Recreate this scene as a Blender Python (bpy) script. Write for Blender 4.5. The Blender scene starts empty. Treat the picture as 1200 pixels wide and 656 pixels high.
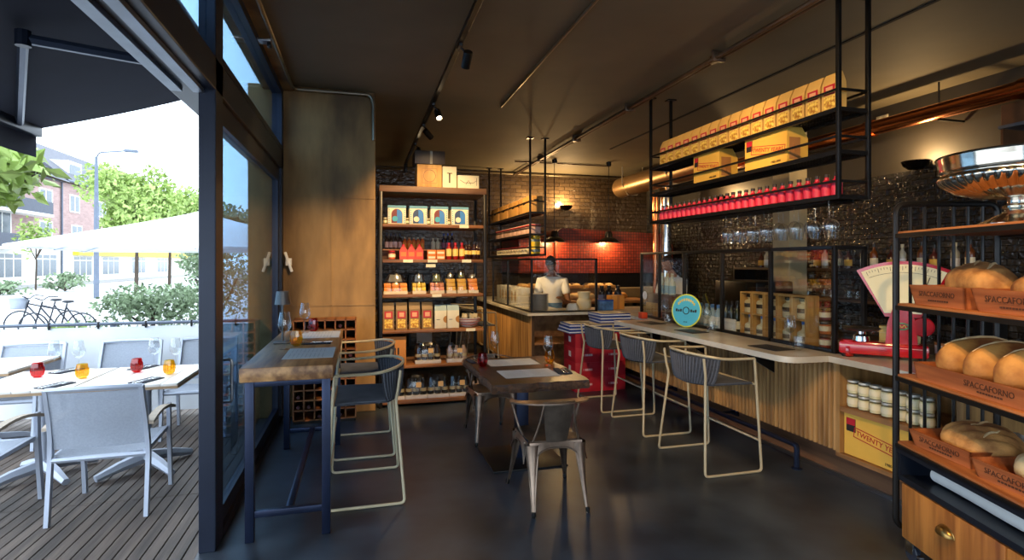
import bpy, bmesh, math, random
from mathutils import Vector, Matrix, Quaternion
random.seed(7)
S = bpy.context.scene
C = S.collection
PI = math.pi
R = math.radians

# ---------------------------------------------------------------- camera, world, exposure
cam_d = bpy.data.cameras.new('camera'); cam = bpy.data.objects.new('camera', cam_d); C.objects.link(cam)
cam_d.sensor_width = 36.0; cam_d.sensor_fit = 'HORIZONTAL'; cam_d.lens = 36.0*650/1200
cam_d.shift_y = -20/1200; cam_d.clip_start = .05; cam_d.clip_end = 400
cam.location = (0, 0, 1.65); cam.rotation_euler = (PI/2, 0, -R(15.23))
S.camera = cam
W = bpy.data.worlds.new('sky'); S.world = W; W.use_nodes = True
_wb = W.node_tree.nodes['Background']; _wb.inputs[0].default_value = (.74, .87, 1, 1); _wb.inputs[1].default_value = 4.2
S.view_settings.view_transform = 'Standard'; S.view_settings.look = 'None'
S.view_settings.exposure = 0.22; S.view_settings.gamma = 1.0; S.view_settings.use_curve_mapping = False
S.cycles.use_denoising = True; S.cycles.max_bounces = 8; S.cycles.diffuse_bounces = 4; S.cycles.glossy_bounces = 4
S.cycles.transmission_bounces = 6; S.cycles.transparent_max_bounces = 24
S.cycles.caustics_reflective = False; S.cycles.caustics_refractive = False
S.cycles.sample_clamp_indirect = 4.0
WARM = (1.0, .64, .28)
K_TRACK = 1.0      # strength of the track spots
K_WALL = 1.0       # strength of wall sconces and pendants

# ---------------------------------------------------------------- material helpers
def lin(c):
    return tuple(((x/255.0)/12.92 if x/255.0 <= .04045 else ((x/255.0+.055)/1.055)**2.4) for x in c)
MATS = {}
def mat(name, col, rough=.5, metal=0.0, var=.12, scale=6.0, bump=0.0, bscale=40.0, stretch=(1,1,1), col2=None, coat=0.0, detail=4, thr=None, spec=None):
    """Principled with noise-varied colour. col in 0-255 sRGB."""
    if name in MATS: return MATS[name]
    m = bpy.data.materials.new(name); m.use_nodes = True; MATS[name] = m
    nt = m.node_tree; N = nt.nodes; L = nt.links; b = N['Principled BSDF']
    a = lin(col); c2 = lin(col2) if col2 else tuple(x*(1-var) for x in a)
    if not col2: a = tuple(min(1, x*(1+var)) for x in a)
    tc = N.new('ShaderNodeTexCoord'); mp = N.new('ShaderNodeMapping'); mp.inputs['Scale'].default_value = stretch
    L.new(tc.outputs['Object'], mp.inputs[0])
    nz = N.new('ShaderNodeTexNoise'); nz.inputs['Scale'].default_value = scale; nz.inputs['Detail'].default_value = detail
    L.new(mp.outputs[0], nz.inputs['Vector'])
    rp = N.new('ShaderNodeValToRGB'); lo, hi = thr if thr else (.3, .7)
    rp.color_ramp.elements[0].position = lo; rp.color_ramp.elements[1].position = hi
    rp.color_ramp.elements[0].color = (*c2, 1); rp.color_ramp.elements[1].color = (*a, 1)
    L.new(nz.outputs['Fac'], rp.inputs[0]); L.new(rp.outputs[0], b.inputs['Base Color'])
    b.inputs['Roughness'].default_value = rough; b.inputs['Metallic'].default_value = metal
    if spec is not None: b.inputs['Specular IOR Level'].default_value = spec
    if coat: b.inputs['Coat Weight'].default_value = coat; b.inputs['Coat Roughness'].default_value = .1
    if bump:
        n2 = N.new('ShaderNodeTexNoise'); n2.inputs['Scale'].default_value = bscale; n2.inputs['Detail'].default_value = 3
        L.new(mp.outputs[0], n2.inputs['Vector'])
        bp = N.new('ShaderNodeBump'); bp.inputs['Strength'].default_value = bump; bp.inputs['Distance'].default_value = .01
        L.new(n2.outputs['Fac'], bp.inputs['Height']); L.new(bp.outputs[0], b.inputs['Normal'])
    return m
def glass(name, tint=(1,1,1), fres=.25, rough=.02, extra=0.0):
    """thin clear sheet: see-through with view-angle gloss."""
    if name in MATS: return MATS[name]
    m = bpy.data.materials.new(name); m.use_nodes = True; MATS[name] = m
    nt = m.node_tree; N = nt.nodes; L = nt.links; N.remove(N['Principled BSDF'])
    t = N.new('ShaderNodeBsdfTransparent'); t.inputs[0].default_value = (*tint, 1)
    g = N.new('ShaderNodeBsdfGlossy'); g.inputs['Roughness'].default_value = rough; g.inputs[0].default_value = (1,1,1,1)
    ge = N.new('ShaderNodeNewGeometry'); dt = N.new('ShaderNodeVectorMath'); dt.operation = 'DOT_PRODUCT'
    L.new(ge.outputs['Incoming'], dt.inputs[0]); L.new(ge.outputs['Normal'], dt.inputs[1])
    def mth(op, a, b):
        n = N.new('ShaderNodeMath'); n.operation = op; n.use_clamp = op == 'ADD'
        for i, x in enumerate((a, b)):
            if x is None: continue
            if isinstance(x, (int, float)): n.inputs[i].default_value = x
            else: L.new(x, n.inputs[i])
        return n.outputs[0]
    c = mth('ABSOLUTE', dt.outputs['Value'], None); q = mth('POWER', mth('SUBTRACT', 1.0, c), 5.0 if fres < .3 else 3.5)
    f = mth('ADD', mth('MULTIPLY', q, .96), .03+extra)
    mx = N.new('ShaderNodeMixShader'); L.new(f, mx.inputs[0]); L.new(t.outputs[0], mx.inputs[1]); L.new(g.outputs[0], mx.inputs[2])
    L.new(mx.outputs[0], N['Material Output'].inputs[0])
    return m
def emit(name, col, k):
    if name in MATS: return MATS[name]
    m = bpy.data.materials.new(name); m.use_nodes = True; MATS[name] = m
    b = m.node_tree.nodes['Principled BSDF']; b.inputs['Base Color'].default_value = (*col, 1)
    b.inputs['Emission Color'].default_value = (*col, 1); b.inputs['Emission Strength'].default_value = k
    return m
def tiles(name, c1, c2, mortar, axes, bw, bh, rough=.25, bump=.6, offset=.5, wob=.25):
    """brick-texture tiling; axes = which object axes run along and up the wall."""
    if name in MATS: return MATS[name]
    m = bpy.data.materials.new(name); m.use_nodes = True; MATS[name] = m
    nt = m.node_tree; N = nt.nodes; L = nt.links; b = N['Principled BSDF']
    tc = N.new('ShaderNodeTexCoord'); sp = N.new('ShaderNodeSeparateXYZ'); cb = N.new('ShaderNodeCombineXYZ')
    L.new(tc.outputs['Object'], sp.inputs[0]); L.new(sp.outputs[axes[0]], cb.inputs[0]); L.new(sp.outputs[axes[1]], cb.inputs[1])
    br = N.new('ShaderNodeTexBrick'); br.offset = offset
    br.inputs['Scale'].default_value = 1; br.inputs['Brick Width'].default_value = bw; br.inputs['Row Height'].default_value = bh
    br.inputs['Mortar Size'].default_value = .006; br.inputs['Mortar Smooth'].default_value = .3
    br.inputs['Color1'].default_value = (*lin(c1), 1); br.inputs['Color2'].default_value = (*lin(c2), 1); br.inputs['Mortar'].default_value = (*lin(mortar), 1)
    L.new(cb.outputs[0], br.inputs['Vector']); L.new(br.outputs['Color'], b.inputs['Base Color'])
    b.inputs['Roughness'].default_value = rough
    nz = N.new('ShaderNodeTexNoise'); nz.inputs['Scale'].default_value = 14; L.new(cb.outputs[0], nz.inputs['Vector'])
    sb = N.new('ShaderNodeMath'); sb.operation = 'MULTIPLY_ADD'; sb.inputs[1].default_value = -1; L.new(br.outputs['Fac'], sb.inputs[0])
    ml = N.new('ShaderNodeMath'); ml.operation = 'MULTIPLY'; ml.inputs[1].default_value = wob*4; L.new(nz.outputs['Fac'], ml.inputs[0]); L.new(ml.outputs[0], sb.inputs[2])
    bp = N.new('ShaderNodeBump'); bp.inputs['Strength'].default_value = bump; bp.inputs['Distance'].default_value = .012
    L.new(sb.outputs[0], bp.inputs['Height']); L.new(bp.outputs[0], b.inputs['Normal'])
    return m
def wood(name, c1, c2, rough=.5, axis=1, scale=5.0, bump=.15, coat=0):
    st = [14, 14, 14]; st[axis] = 1.2
    return mat(name, c1, rough, 0, col2=c2, scale=scale/4, bump=bump, bscale=scale, stretch=tuple(st), detail=6, coat=coat, thr=(.35, .65))

# ---------------------------------------------------------------- mesh builder
class MB:
    def __init__(s): s.v = []; s.f = []; s.m = []; s.k = 0
    def mat(s, k): s.k = k; return s
    def add(s, vs, fs, T=None):
        o = len(s.v)
        s.v += [tuple(T @ Vector(p)) if T is not None else tuple(p) for p in vs]
        for f in fs: s.f.append(tuple(i+o for i in f)); s.m.append(s.k)
        return s
    def box(s, lo, hi, bev=0.0, T=None):
        x0, y0, z0 = lo; x1, y1, z1 = hi
        if not bev:
            vs = [(x0,y0,z0),(x1,y0,z0),(x1,y1,z0),(x0,y1,z0),(x0,y0,z1),(x1,y0,z1),(x1,y1,z1),(x0,y1,z1)]
            return s.add(vs, [(3,2,1,0),(4,5,6,7),(0,1,5,4),(1,2,6,5),(2,3,7,6),(3,0,4,7)], T)
        bm = bmesh.new(); bmesh.ops.create_cube(bm, size=1)
        for v in bm.verts: v.co = Vector(((x0+x1)/2+v.co.x*(x1-x0), (y0+y1)/2+v.co.y*(y1-y0), (z0+z1)/2+v.co.z*(z1-z0)))
        bmesh.ops.bevel(bm, geom=list(bm.edges), offset=min(bev, .45*min(x1-x0, y1-y0, z1-z0)), segments=2, affect='EDGES', profile=.5)
        bm.verts.index_update()
        vs = [v.co.copy() for v in bm.verts]; fs = [tuple(v.index for v in f.verts) for f in bm.faces]; bm.free()
        return s.add(vs, fs, T)
    def cbox(s, c, d, bev=0.0, T=None):
        return s.box([c[i]-d[i]/2 for i in range(3)], [c[i]+d[i]/2 for i in range(3)], bev, T)
    def tube(s, pts, r, n=8, closed=False, T=None, flat=None):
        """flat=(rx,ry): elliptical/flat section."""
        P = [Vector(p) for p in pts]; m = len(P); rs = r if isinstance(r, (list, tuple)) else [r]*m
        tg = []
        for i in range(m):
            a = P[(i-1) % m] if (closed or i > 0) else P[i]; b = P[(i+1) % m] if (closed or i < m-1) else P[i]
            d = (b-a); tg.append(d.normalized() if d.length > 1e-9 else Vector((0,0,1)))
        t0 = tg[0]; up = Vector((0,0,1)) if abs(t0.z) < .9 else Vector((0,1,0))
        nx = t0.cross(up).normalized(); vs = []; fs = []
        for i in range(m):
            if i:
                q = tg[i-1].rotation_difference(tg[i]); nx = q @ nx
            nx = (nx - tg[i]*nx.dot(tg[i])).normalized(); ny = tg[i].cross(nx)
            for k in range(n):
                a = 2*PI*k/n + (PI/4 if n == 4 else 0)
                fx, fy = (flat if flat else (1, 1))
                vs.append(P[i] + nx*(math.cos(a)*rs[i]*fx) + ny*(math.sin(a)*rs[i]*fy))
        mm = m if closed else m-1
        for i in range(mm):
            for k in range(n):
                a = i*n+k; b = i*n+(k+1) % n; c = ((i+1) % m)*n+(k+1) % n; d = ((i+1) % m)*n+k
                fs.append((a, b, c, d))
        if not closed:
            fs.append(tuple(reversed(range(n)))); fs.append(tuple((m-1)*n+k for k in range(n)))
        return s.add(vs, fs, T)
    def lathe(s, prof, n=16, c=(0,0,0), T=None, caps=True, sx=1, sy=1):
        vs = []; fs = []; m = len(prof)
        for r, z in prof:
            for k in range(n):
                a = 2*PI*k/n; vs.append((c[0]+r*math.cos(a)*sx, c[1]+r*math.sin(a)*sy, c[2]+z))
        for i in range(m-1):
            for k in range(n):
                fs.append((i*n+k, i*n+(k+1) % n, (i+1)*n+(k+1) % n, (i+1)*n+k))
        if caps:
            if prof[0][0] > 1e-4: fs.append(tuple(reversed(range(n))))
            if prof[-1][0] > 1e-4: fs.append(tuple((m-1)*n+k for k in range(n)))
        return s.add(vs, fs, T)
    def prism(s, poly, h0, h1, axis=2, T=None):
        n = len(poly)
        def mk(p, h): return {2: (p[0], p[1], h), 0: (h, p[0], p[1]), 1: (p[0], h, p[1])}[axis]
        vs = [mk(p, h0) for p in poly]+[mk(p, h1) for p in poly]
        fs = [tuple(reversed(range(n))), tuple(range(n, 2*n))]+[(i, (i+1) % n, n+(i+1) % n, n+i) for i in range(n)]
        return s.add(vs, fs, T)
    def ball(s, c, r, n=12, m=8, T=None):
        if not isinstance(r, (list, tuple)): r = (r, r, r)
        vs = []; fs = []
        for i in range(m+1):
            t = PI*i/m
            for k in range(n):
                a = 2*PI*k/n; vs.append((c[0]+r[0]*math.sin(t)*math.cos(a), c[1]+r[1]*math.sin(t)*math.sin(a), c[2]+r[2]*math.cos(t)))
        for i in range(m):
            for k in range(n): fs.append((i*n+k, (i+1)*n+k, (i+1)*n+(k+1) % n, i*n+(k+1) % n))
        return s.add(vs, fs, T)
    def grid(s, fn, nu, nv, T=None, thick=None):
        """surface fn(u,v)->point, u,v in 0..1; thick = offset fn or None."""
        vs = [fn(i/nu, j/nv) for i in range(nu+1) for j in range(nv+1)]; w = nv+1
        fs = [(i*w+j, i*w+j+1, (i+1)*w+j+1, (i+1)*w+j) for i in range(nu) for j in range(nv)]
        s.add(vs, fs, T)
        if thick:
            vs2 = [tuple(Vector(p)+Vector(thick)) for p in vs]
            s.add(vs2, [tuple(reversed(f)) for f in fs], T)
            rim = [(i*w, (i+1)*w) for i in range(nu)]+[((i+1)*w+nv, i*w+nv) for i in range(nu)]+[(j+1, j) for j in range(nv)]+[(nu*w+j, nu*w+j+1) for j in range(nv)]
            o = len(vs); s.add(vs+vs2, [(a, b, b+o, a+o) for a, b in rim], T)
        return s
def fil(pts, rad, seg=4, closed=False):
    P = [Vector(p) for p in pts]; out = []; n = len(P)
    for i in range(n):
        if not closed and i in (0, n-1): out.append(P[i]); continue
        a, b, c = P[i-1], P[i], P[(i+1) % n]
        d1 = (a-b); d2 = (c-b); r = min(rad, d1.length*.48, d2.length*.48)
        p1 = b+d1.normalized()*r; p2 = b+d2.normalized()*r
        for k in range(seg+1):
            t = k/seg; out.append(p1*(1-t)**2+b*2*t*(1-t)+p2*t*t)
    return out
def mesh(name, mb, mats, smooth=35):
    me = bpy.data.meshes.new(name); me.from_pydata(mb.v, [], mb.f)
    for m in (mats if isinstance(mats, (list, tuple)) else [mats]): me.materials.append(m)
    me.polygons.foreach_set('material_index', mb.m)
    if smooth:
        bm = bmesh.new(); bm.from_mesh(me); bmesh.ops.remove_doubles(bm, verts=bm.verts, dist=1e-5); bm.to_mesh(me); bm.free()
        me.shade_smooth(); me.set_sharp_from_angle(angle=R(smooth))
    me.update(); return me
def obj(name, mb, mats, parent=None, loc=(0,0,0), rot=(0,0,0), smooth=35):
    me = mb if isinstance(mb, bpy.types.Mesh) else mesh(name, mb, mats, smooth)
    o = bpy.data.objects.new(name, me); C.objects.link(o); o.location = loc; o.rotation_euler = rot
    if parent: o.parent = parent
    return o
def tag(o, label, cat, group=None):
    o['label'] = label; o['category'] = cat
    if group: o['group'] = group
    return o
def thing(name, label, cat, loc=(0,0,0), rotz=0, group=None):
    o = bpy.data.objects.new(name, None); C.objects.link(o); o.empty_display_size = .05
    o.location = loc; o.rotation_euler = (0, 0, rotz); return tag(o, label, cat, group)
def struct(name, mb, mats, smooth=0):
    o = obj(name, mb, mats, smooth=smooth); o['kind'] = 'structure'; return o
def dup(root, loc, rotz=None, label=None, group=None, rot=None, scale=None):
    def cp(o, par):
        c = o.copy(); C.objects.link(c)
        if par: c.parent = par
        for ch in o.children: cp(ch, c)
        return c
    r = cp(root, None); r.location = loc
    if rotz is not None: r.rotation_euler = (0, 0, rotz)
    if rot is not None: r.rotation_euler = rot
    if scale is not None: r.scale = scale
    if label: r['label'] = label
    if group: r['group'] = group
    return r
class Proto:
    """first use places the built thing itself, later uses place copies."""
    def __init__(s, root): s.r = root; s.used = False
    def put(s, loc, rotz=0, label=None, group=None, rot=None, scale=None):
        if not s.used:
            s.used = True; o = s.r; o.location = loc; o.rotation_euler = rot if rot else (0, 0, rotz)
            if scale is not None: o.scale = scale
            if label: o['label'] = label
            if group: o['group'] = group
            return o
        return dup(s.r, loc, rotz, label, group, rot, scale)
ORD = ['first','second','third','fourth','fifth','sixth','seventh','eighth','ninth','tenth','eleventh','twelfth','thirteenth','fourteenth','fifteenth','sixteenth','seventeenth','eighteenth','nineteenth','twentieth','twenty-first','twenty-second','twenty-third','twenty-fourth','twenty-fifth','twenty-sixth','twenty-seventh','twenty-eighth','twenty-ninth','thirtieth']
def text_mb(txt, size, depth=.0008, align='CENTER'):
    cu = bpy.data.curves.new('lettering', 'FONT'); cu.body = txt; cu.size = size; cu.extrude = depth
    cu.align_x = align; cu.align_y = 'CENTER'; cu.resolution_u = 2
    o = bpy.data.objects.new('lettering', cu); C.objects.link(o)
    dg = bpy.context.evaluated_depsgraph_get(); me = bpy.data.meshes.new_from_object(o.evaluated_get(dg))
    me.name = 'lettering'; bpy.data.objects.remove(o); bpy.data.curves.remove(cu); return me
def lettering(txt, size, m, parent, loc, rot, name='lettering'):
    me = text_mb(txt, size); me.materials.clear(); me.materials.append(m)
    return obj(name, me, None, parent, loc, rot)
FACE_NX = (PI/2, 0, -PI/2)     # text read from -X side
FACE_NY = (PI/2, 0, 0)         # text read from -Y side
def spot(name, loc, target, power, angle=60, blend=.5, r=.03, col=WARM, parent=None):
    d = bpy.data.lights.new(name, 'SPOT'); d.energy = power; d.spot_size = R(angle); d.spot_blend = blend; d.color = col; d.shadow_soft_size = r
    o = bpy.data.objects.new(name, d); C.objects.link(o); o.location = loc
    o.rotation_euler = (Vector(target)-Vector(loc)).to_track_quat('-Z', 'Y').to_euler()
    if parent:
        o.parent = parent; bpy.context.view_layer.update(); o.matrix_parent_inverse = parent.matrix_world.inverted()
    return o
def point(name, loc, power, r=.03, col=WARM, parent=None):
    d = bpy.data.lights.new(name, 'POINT'); d.energy = power; d.color = col; d.shadow_soft_size = r
    o = bpy.data.objects.new(name, d); C.objects.link(o); o.location = loc
    if parent:
        o.parent = parent; bpy.context.view_layer.update(); o.matrix_parent_inverse = parent.matrix_world.inverted()
    return o

# ---------------------------------------------------------------- shared materials
BLACK = mat('black_metal', (36, 35, 35), .36, .6, var=.2)
FRAME = mat('window_frame_metal', (24, 33, 52), .4, .3, var=.1)
RAIL = mat('grey_rail', (120, 130, 145), .4, .7)
STEELBLUE = mat('blue_black_steel', (33, 42, 66), .35, .6, var=.25)
BRASS = mat('cream_tube', (196, 182, 150), .4, .1, var=.06)
WEAVE = mat('grey_weave', (58, 62, 70), .8, var=.35, scale=60, bump=.5, bscale=160)
CHROME = mat('chrome', (215, 215, 215), .12, 1.0, var=.03)
STEEL = mat('brushed_steel', (170, 170, 172), .3, 1.0, var=.08)
PAPER = mat('paper', (205, 206, 204), .8, var=.04)
WHITE = mat('white_paint', (228, 226, 220), .6, var=.04)
DARKWOOD = wood('dark_live_edge_wood', (66, 36, 22), (28, 14, 9), .32, 1, 6)
OAK = wood('oak_beam', (186, 140, 88), (108, 72, 42), .42, 1, 5)
SHELFWOOD = wood('shelf_wood', (150, 98, 54), (96, 58, 32), .5, 0, 5)
SLATWOOD = wood('slat_wood', (182, 138, 82), (128, 92, 50), .6, 2, 4)
CRATEWOOD = wood('crate_wood', (190, 112, 62), (142, 76, 40), .55, 1, 5)
PINE = wood('pine_box', (206, 160, 92), (172, 124, 64), .6, 2, 5)
KRAFT = mat('kraft_paper', (214, 170, 90), .75, var=.08, scale=9, bump=.15, bscale=14)
CARTON = mat('brown_carton', (176, 118, 62), .8, var=.06)
GOLD = mat('yellow_carton', (226, 176, 72), .7, var=.05)
RED = mat('red_carton', (186, 30, 46), .55, var=.07)
REDGLOSS = mat('red_enamel', (178, 18, 30), .2, 0, var=.05, coat=.6)
REDPRINT = mat('red_print', (190, 30, 36), .6, var=.05)
DARKPRINT = mat('dark_print', (34, 26, 24), .7, var=.05)
CREAM = mat('cream_card', (226, 214, 180), .6, var=.04)
BLUEPRINT = mat('blue_print', (30, 66, 150), .5, var=.08)
TEAL = mat('teal_print', (60, 160, 180), .5, var=.08)
MARBLE = mat('marble_top', (218, 212, 198), .28, var=.1, scale=3, col2=(176, 166, 148))
CLEAR = glass('clear_glass', (.97, .98, .98), .22)
PANE = glass('window_pane', (.46, .60, .72), .28, .01)
WINE = glass('wine_glass', (.95, .96, .96), .35, .03, .012)
REDGLASS = glass('red_tumbler_glass', (.85, .06, .07), .25, .05, .03)
AMBERGLASS = glass('amber_tumbler_glass', (1.0, .80, .22), .25, .05, .03)
CELLO = glass('cellophane', (.93, .93, .93), .4, .12, .03)
NAPKIN = mat('navy_napkin', (34, 38, 52), .85, var=.15)
CONC = None
# ================================================================ THE SETTING
FLOORM = mat('dark_concrete_floor', (66, 76, 88), .36, var=.3, scale=2.2, col2=(32, 37, 44), bump=.08, bscale=5, detail=8, thr=(.3, .72))
CONCRETE = mat('raw_concrete', (166, 130, 80), .78, scale=1.5, col2=(92, 70, 44), bump=.35, bscale=6, detail=10, stretch=(1.6, 1.6, .5), thr=(.36, .66))
CEILM = mat('ceiling_concrete', (128, 118, 96), .7, scale=.7, col2=(98, 90, 74), bump=.15, bscale=4, detail=9, thr=(.25, .75))
DARKWALL = mat('dark_plaster', (54, 50, 45), .6, var=.15, scale=2)
RTILE = tiles('black_wall_tiles', (40, 40, 42), (58, 56, 54), (30, 29, 28), (1, 2), .2, .065, .10, 1.0, wob=.9)
BTILE = tiles('brown_wall_tiles', (92, 76, 56), (74, 60, 46), (52, 42, 32), (0, 2), .24, .08, .2, .7, wob=.4)
struct('floor', MB().box((-.9, -5, -.12), (6.3, 11.3, 0)), FLOORM)
cm = MB().box((-1.0, -5, 3.55), (6.3, 11.3, 3.75)); struct('ceiling', cm, CEILM)
struct('trim_1', MB().box((4.0, -3, 3.541), (4.03, 8.5, 3.56)), mat('ceiling_joint', (40, 36, 30), .9))
struct('wall_right', MB().box((6.15, -5, 0), (6.3, 11.3, 2.72)).mat(1).box((6.15, -5, 2.72), (6.3, 11.3, 3.55)), [RTILE, mat('dark_plaster', (54, 50, 45), .6)])
struct('wall_back', MB().box((-.95, 11.15, 0), (6.15, 11.3, 3.55)), BTILE)
struct('wall_left', MB().box((-.95, 7.05, 0), (-.8, 11.15, 3.55)), DARKWALL)
pb = MB().box((-1.15, 6.36, 0), (.156, 7.05, 3.55), .012)
for z in (1.18, 2.36):
    pb.box((-1.0, 6.352, z), (.156, 6.362, z+.012))
pb.box((-.32, 6.352, .5), (-.308, 6.362, 2.36))
struct('wall_pillar', pb, CONCRETE)
struct('trim_2', MB().box((-1.0, -4, 3.49), (-.70, 6.36, 3.55)), CONCRETE)
struct('wall_column', MB().box((5.3, 5.93, 0), (5.58, 6.23, 3.55), .01), mat('column_plaster', (176, 160, 124), .7, var=.1))
# rear wall behind the viewer with a wide shop window
rw = MB().box((-.95, -5.15, 0), (6.3, -5, .35)).box((-.95, -5.15, 3.1), (6.3, -5, 3.75)).box((-.95, -5.15, .35), (-.3, -5, 3.1)).box((5.7, -5.15, .35), (6.3, -5, 3.1))
struct('wall_rear', rw, DARKWALL)
rf = MB()
for x in (-.3, 1.2, 2.7, 4.2, 5.64): rf.box((x, -5.12, .35), (x+.06, -5.04, 3.1))
rf.box((-.3, -5.12, .35), (5.7, -5.04, .41)).box((-.3, -5.12, 3.04), (5.7, -5.04, 3.1))
struct('window_3', rf, FRAME)

# window front along the left side
def window_part(name, mb, m, parent):
    o = obj(name, mb, m, parent, smooth=0); return o
wf = MB()
wf.box((-.89, 3.50, 0), (-.80, 3.68, 3.49), .006)                    # main post
wf.box((-1.06, -4, 2.64), (-.80, 6.36, 2.83), .006)                  # transom beam
wf.box((-.90, 3.68, 3.42), (-.80, 6.36, 3.49)).box((-.90, -4, 3.42), (-.80, 3.5, 3.49))
wf.box((-.90, 6.24, 0), (-.80, 6.36, 3.42))
wf.box((-.90, 3.68, .0), (-.80, 6.24, .05)).box((-.9, 3.68, 2.83), (-.8, 6.24, 2.88))
win = struct('window_1', wf, FRAME)
for x0, x1 in ((-1.03, -.97), (-.915, -.86)):
    window_part('sliding_rail', MB().box((x0, -4, 2.615), (x1, 3.5, 2.64)), RAIL, win)
sash = MB()
sash.box((-.875, 3.68, .05), (-.825, 3.76, 2.64)).box((-.875, 6.14, .05), (-.825, 6.24, 2.64))
sash.box((-.875, 3.76, .05), (-.825, 6.14, .15)).box((-.875, 3.76, 2.50), (-.825, 6.14, 2.64))
sh = window_part('sash', sash, FRAME, win)
window_part('pane', MB().box((-.853, 3.76, .15), (-.847, 6.14, 2.50)), PANE, sh)
window_part('transom_pane', MB().box((-.853, 3.68, 2.88), (-.847, 6.24, 3.42)), PANE, win)
window_part('transom_pane', MB().box((-.853, -4, 2.83), (-.847, 3.5, 3.42)), PANE, win)
hd = MB().tube(fil([(-.825, 3.735, .80), (-.765, 3.735, .80), (-.765, 3.735, 1.06), (-.825, 3.735, 1.06)], .02), .009)
window_part('pull_handle', hd, STEEL, win)
# next bay of the same front, behind the viewer
wf2 = MB().box((-.89, -1.3, 0), (-.80, -1.2, 2.64)).box((-.9, -4, 0), (-.8, -1.3, .06)).box((-.9, -4.1, 0), (-.8, -4, 3.49)).box((-.89, -5, 0), (-.80, -4.1, 3.55))
w2 = struct('window_2', wf2, FRAME)
window_part('pane', MB().box((-.853, -4, .06), (-.847, -1.3, 2.64)), PANE, w2)

# ================================================================ OUTSIDE
DECK = wood('deck_boards', (106, 92, 82), (66, 57, 51), .6, 1, 4, .3)
dk = MB(); x = -6.4
while x < -.92:
    for (y0, y1) in ((-3, 4.42), (4.426, 7.1)):
        dk.box((x, y0, -.03), (x+.068, y1, 0), .003)
        for gx in (.03, .06, .09): pass
    x += .0745
struct('deck_floor', dk, DECK)
struct('deck_base', MB().box((-6.45, -3, -.09), (-.9, 7.1, -.04)), BLACK)
struct('street_ground', MB().box((-140, -30, -.2), (90, 200, -.1)), mat('pale_asphalt', (206, 206, 208), .9, var=.06, scale=.6))
struct('street_kerb', MB().box((-24.2, 20, -.1), (-21.5, 150, .02)), mat('pavement', (150, 148, 146), .9))

# awning
aw = thing('awning', 'dark blue fabric awning with folding arm over the terrace', 'awning', (-1.02, 1, 3.0))
def aw_l(p): return (p[0]+1.02, p[1]-1, p[2]-3.0)
AWF = mat('awning_fabric', (30, 38, 60), .85, var=.06)
fb = MB().grid(lambda u, v: aw_l((-1.02-1.32*u, -3+8.0*v, 3.09-.42*u-.02*math.sin(PI*u))), 6, 10, thick=(0, 0, .006))
obj('canopy', fb, AWF, aw)
obj('front_bar', MB().box(aw_l((-2.40, -3, 2.60)), aw_l((-2.33, 5, 2.68)), .01), FRAME, aw)
obj('valance', MB().grid(lambda u, v: aw_l((-2.38-.01*math.sin(v*60), -3+8*v, 2.61-.16*u)), 2, 120, thick=(.004, 0, 0)), AWF, aw)
obj('cassette', MB().box(aw_l((-1.10, -3, 3.05)), aw_l((-1.0, 5, 3.17)), .02), FRAME, aw)
ARM = mat('awning_arm', (70, 82, 104), .4, .5)
obj('arm', MB().tube([aw_l((-1.04, 3.75, 2.83)), aw_l((-1.67, 3.40, 2.80))], .028, 6), ARM, aw)
obj('arm', MB().tube([aw_l((-1.67, 3.40, 2.80)), aw_l((-2.33, 4.70, 2.64))], .024, 6), ARM, aw)
obj('elbow', MB().lathe([(.035, -.04), (.035, .04)], 10, aw_l((-1.67, 3.40, 2.80))), FRAME, aw)

# fence with white screen
fn = thing('fence', 'white fabric screen fence on grey rail edging the terrace', 'fence', (-3.6, 6.8, -.03))
obj('screen', MB().grid(lambda u, v: (-2.9+5.3*u, .01*math.sin(u*40), .08+.92*v), 60, 2, thick=(0, .006, 0)), mat('fence_fabric', (226, 230, 236), .9, var=.03), fn)
GREYPOST = mat('fence_post', (96, 104, 118), .5, .4)
obj('top_rail', MB().tube([(-2.9, 0, 1.035), (2.45, 0, 1.035)], .018, 8), GREYPOST, fn)
for px_ in (-2.9, -.62, 1.05, 2.42): obj('post', MB().box((px_-.025, .01, 0), (px_+.025, .06, 1.04), .004), GREYPOST, fn)
for k in range(12): obj('clip', MB().box((-2.6+.44*k, -.022, .985), (-2.585+.44*k, .022, 1.06), .003), BLACK, fn)

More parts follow.
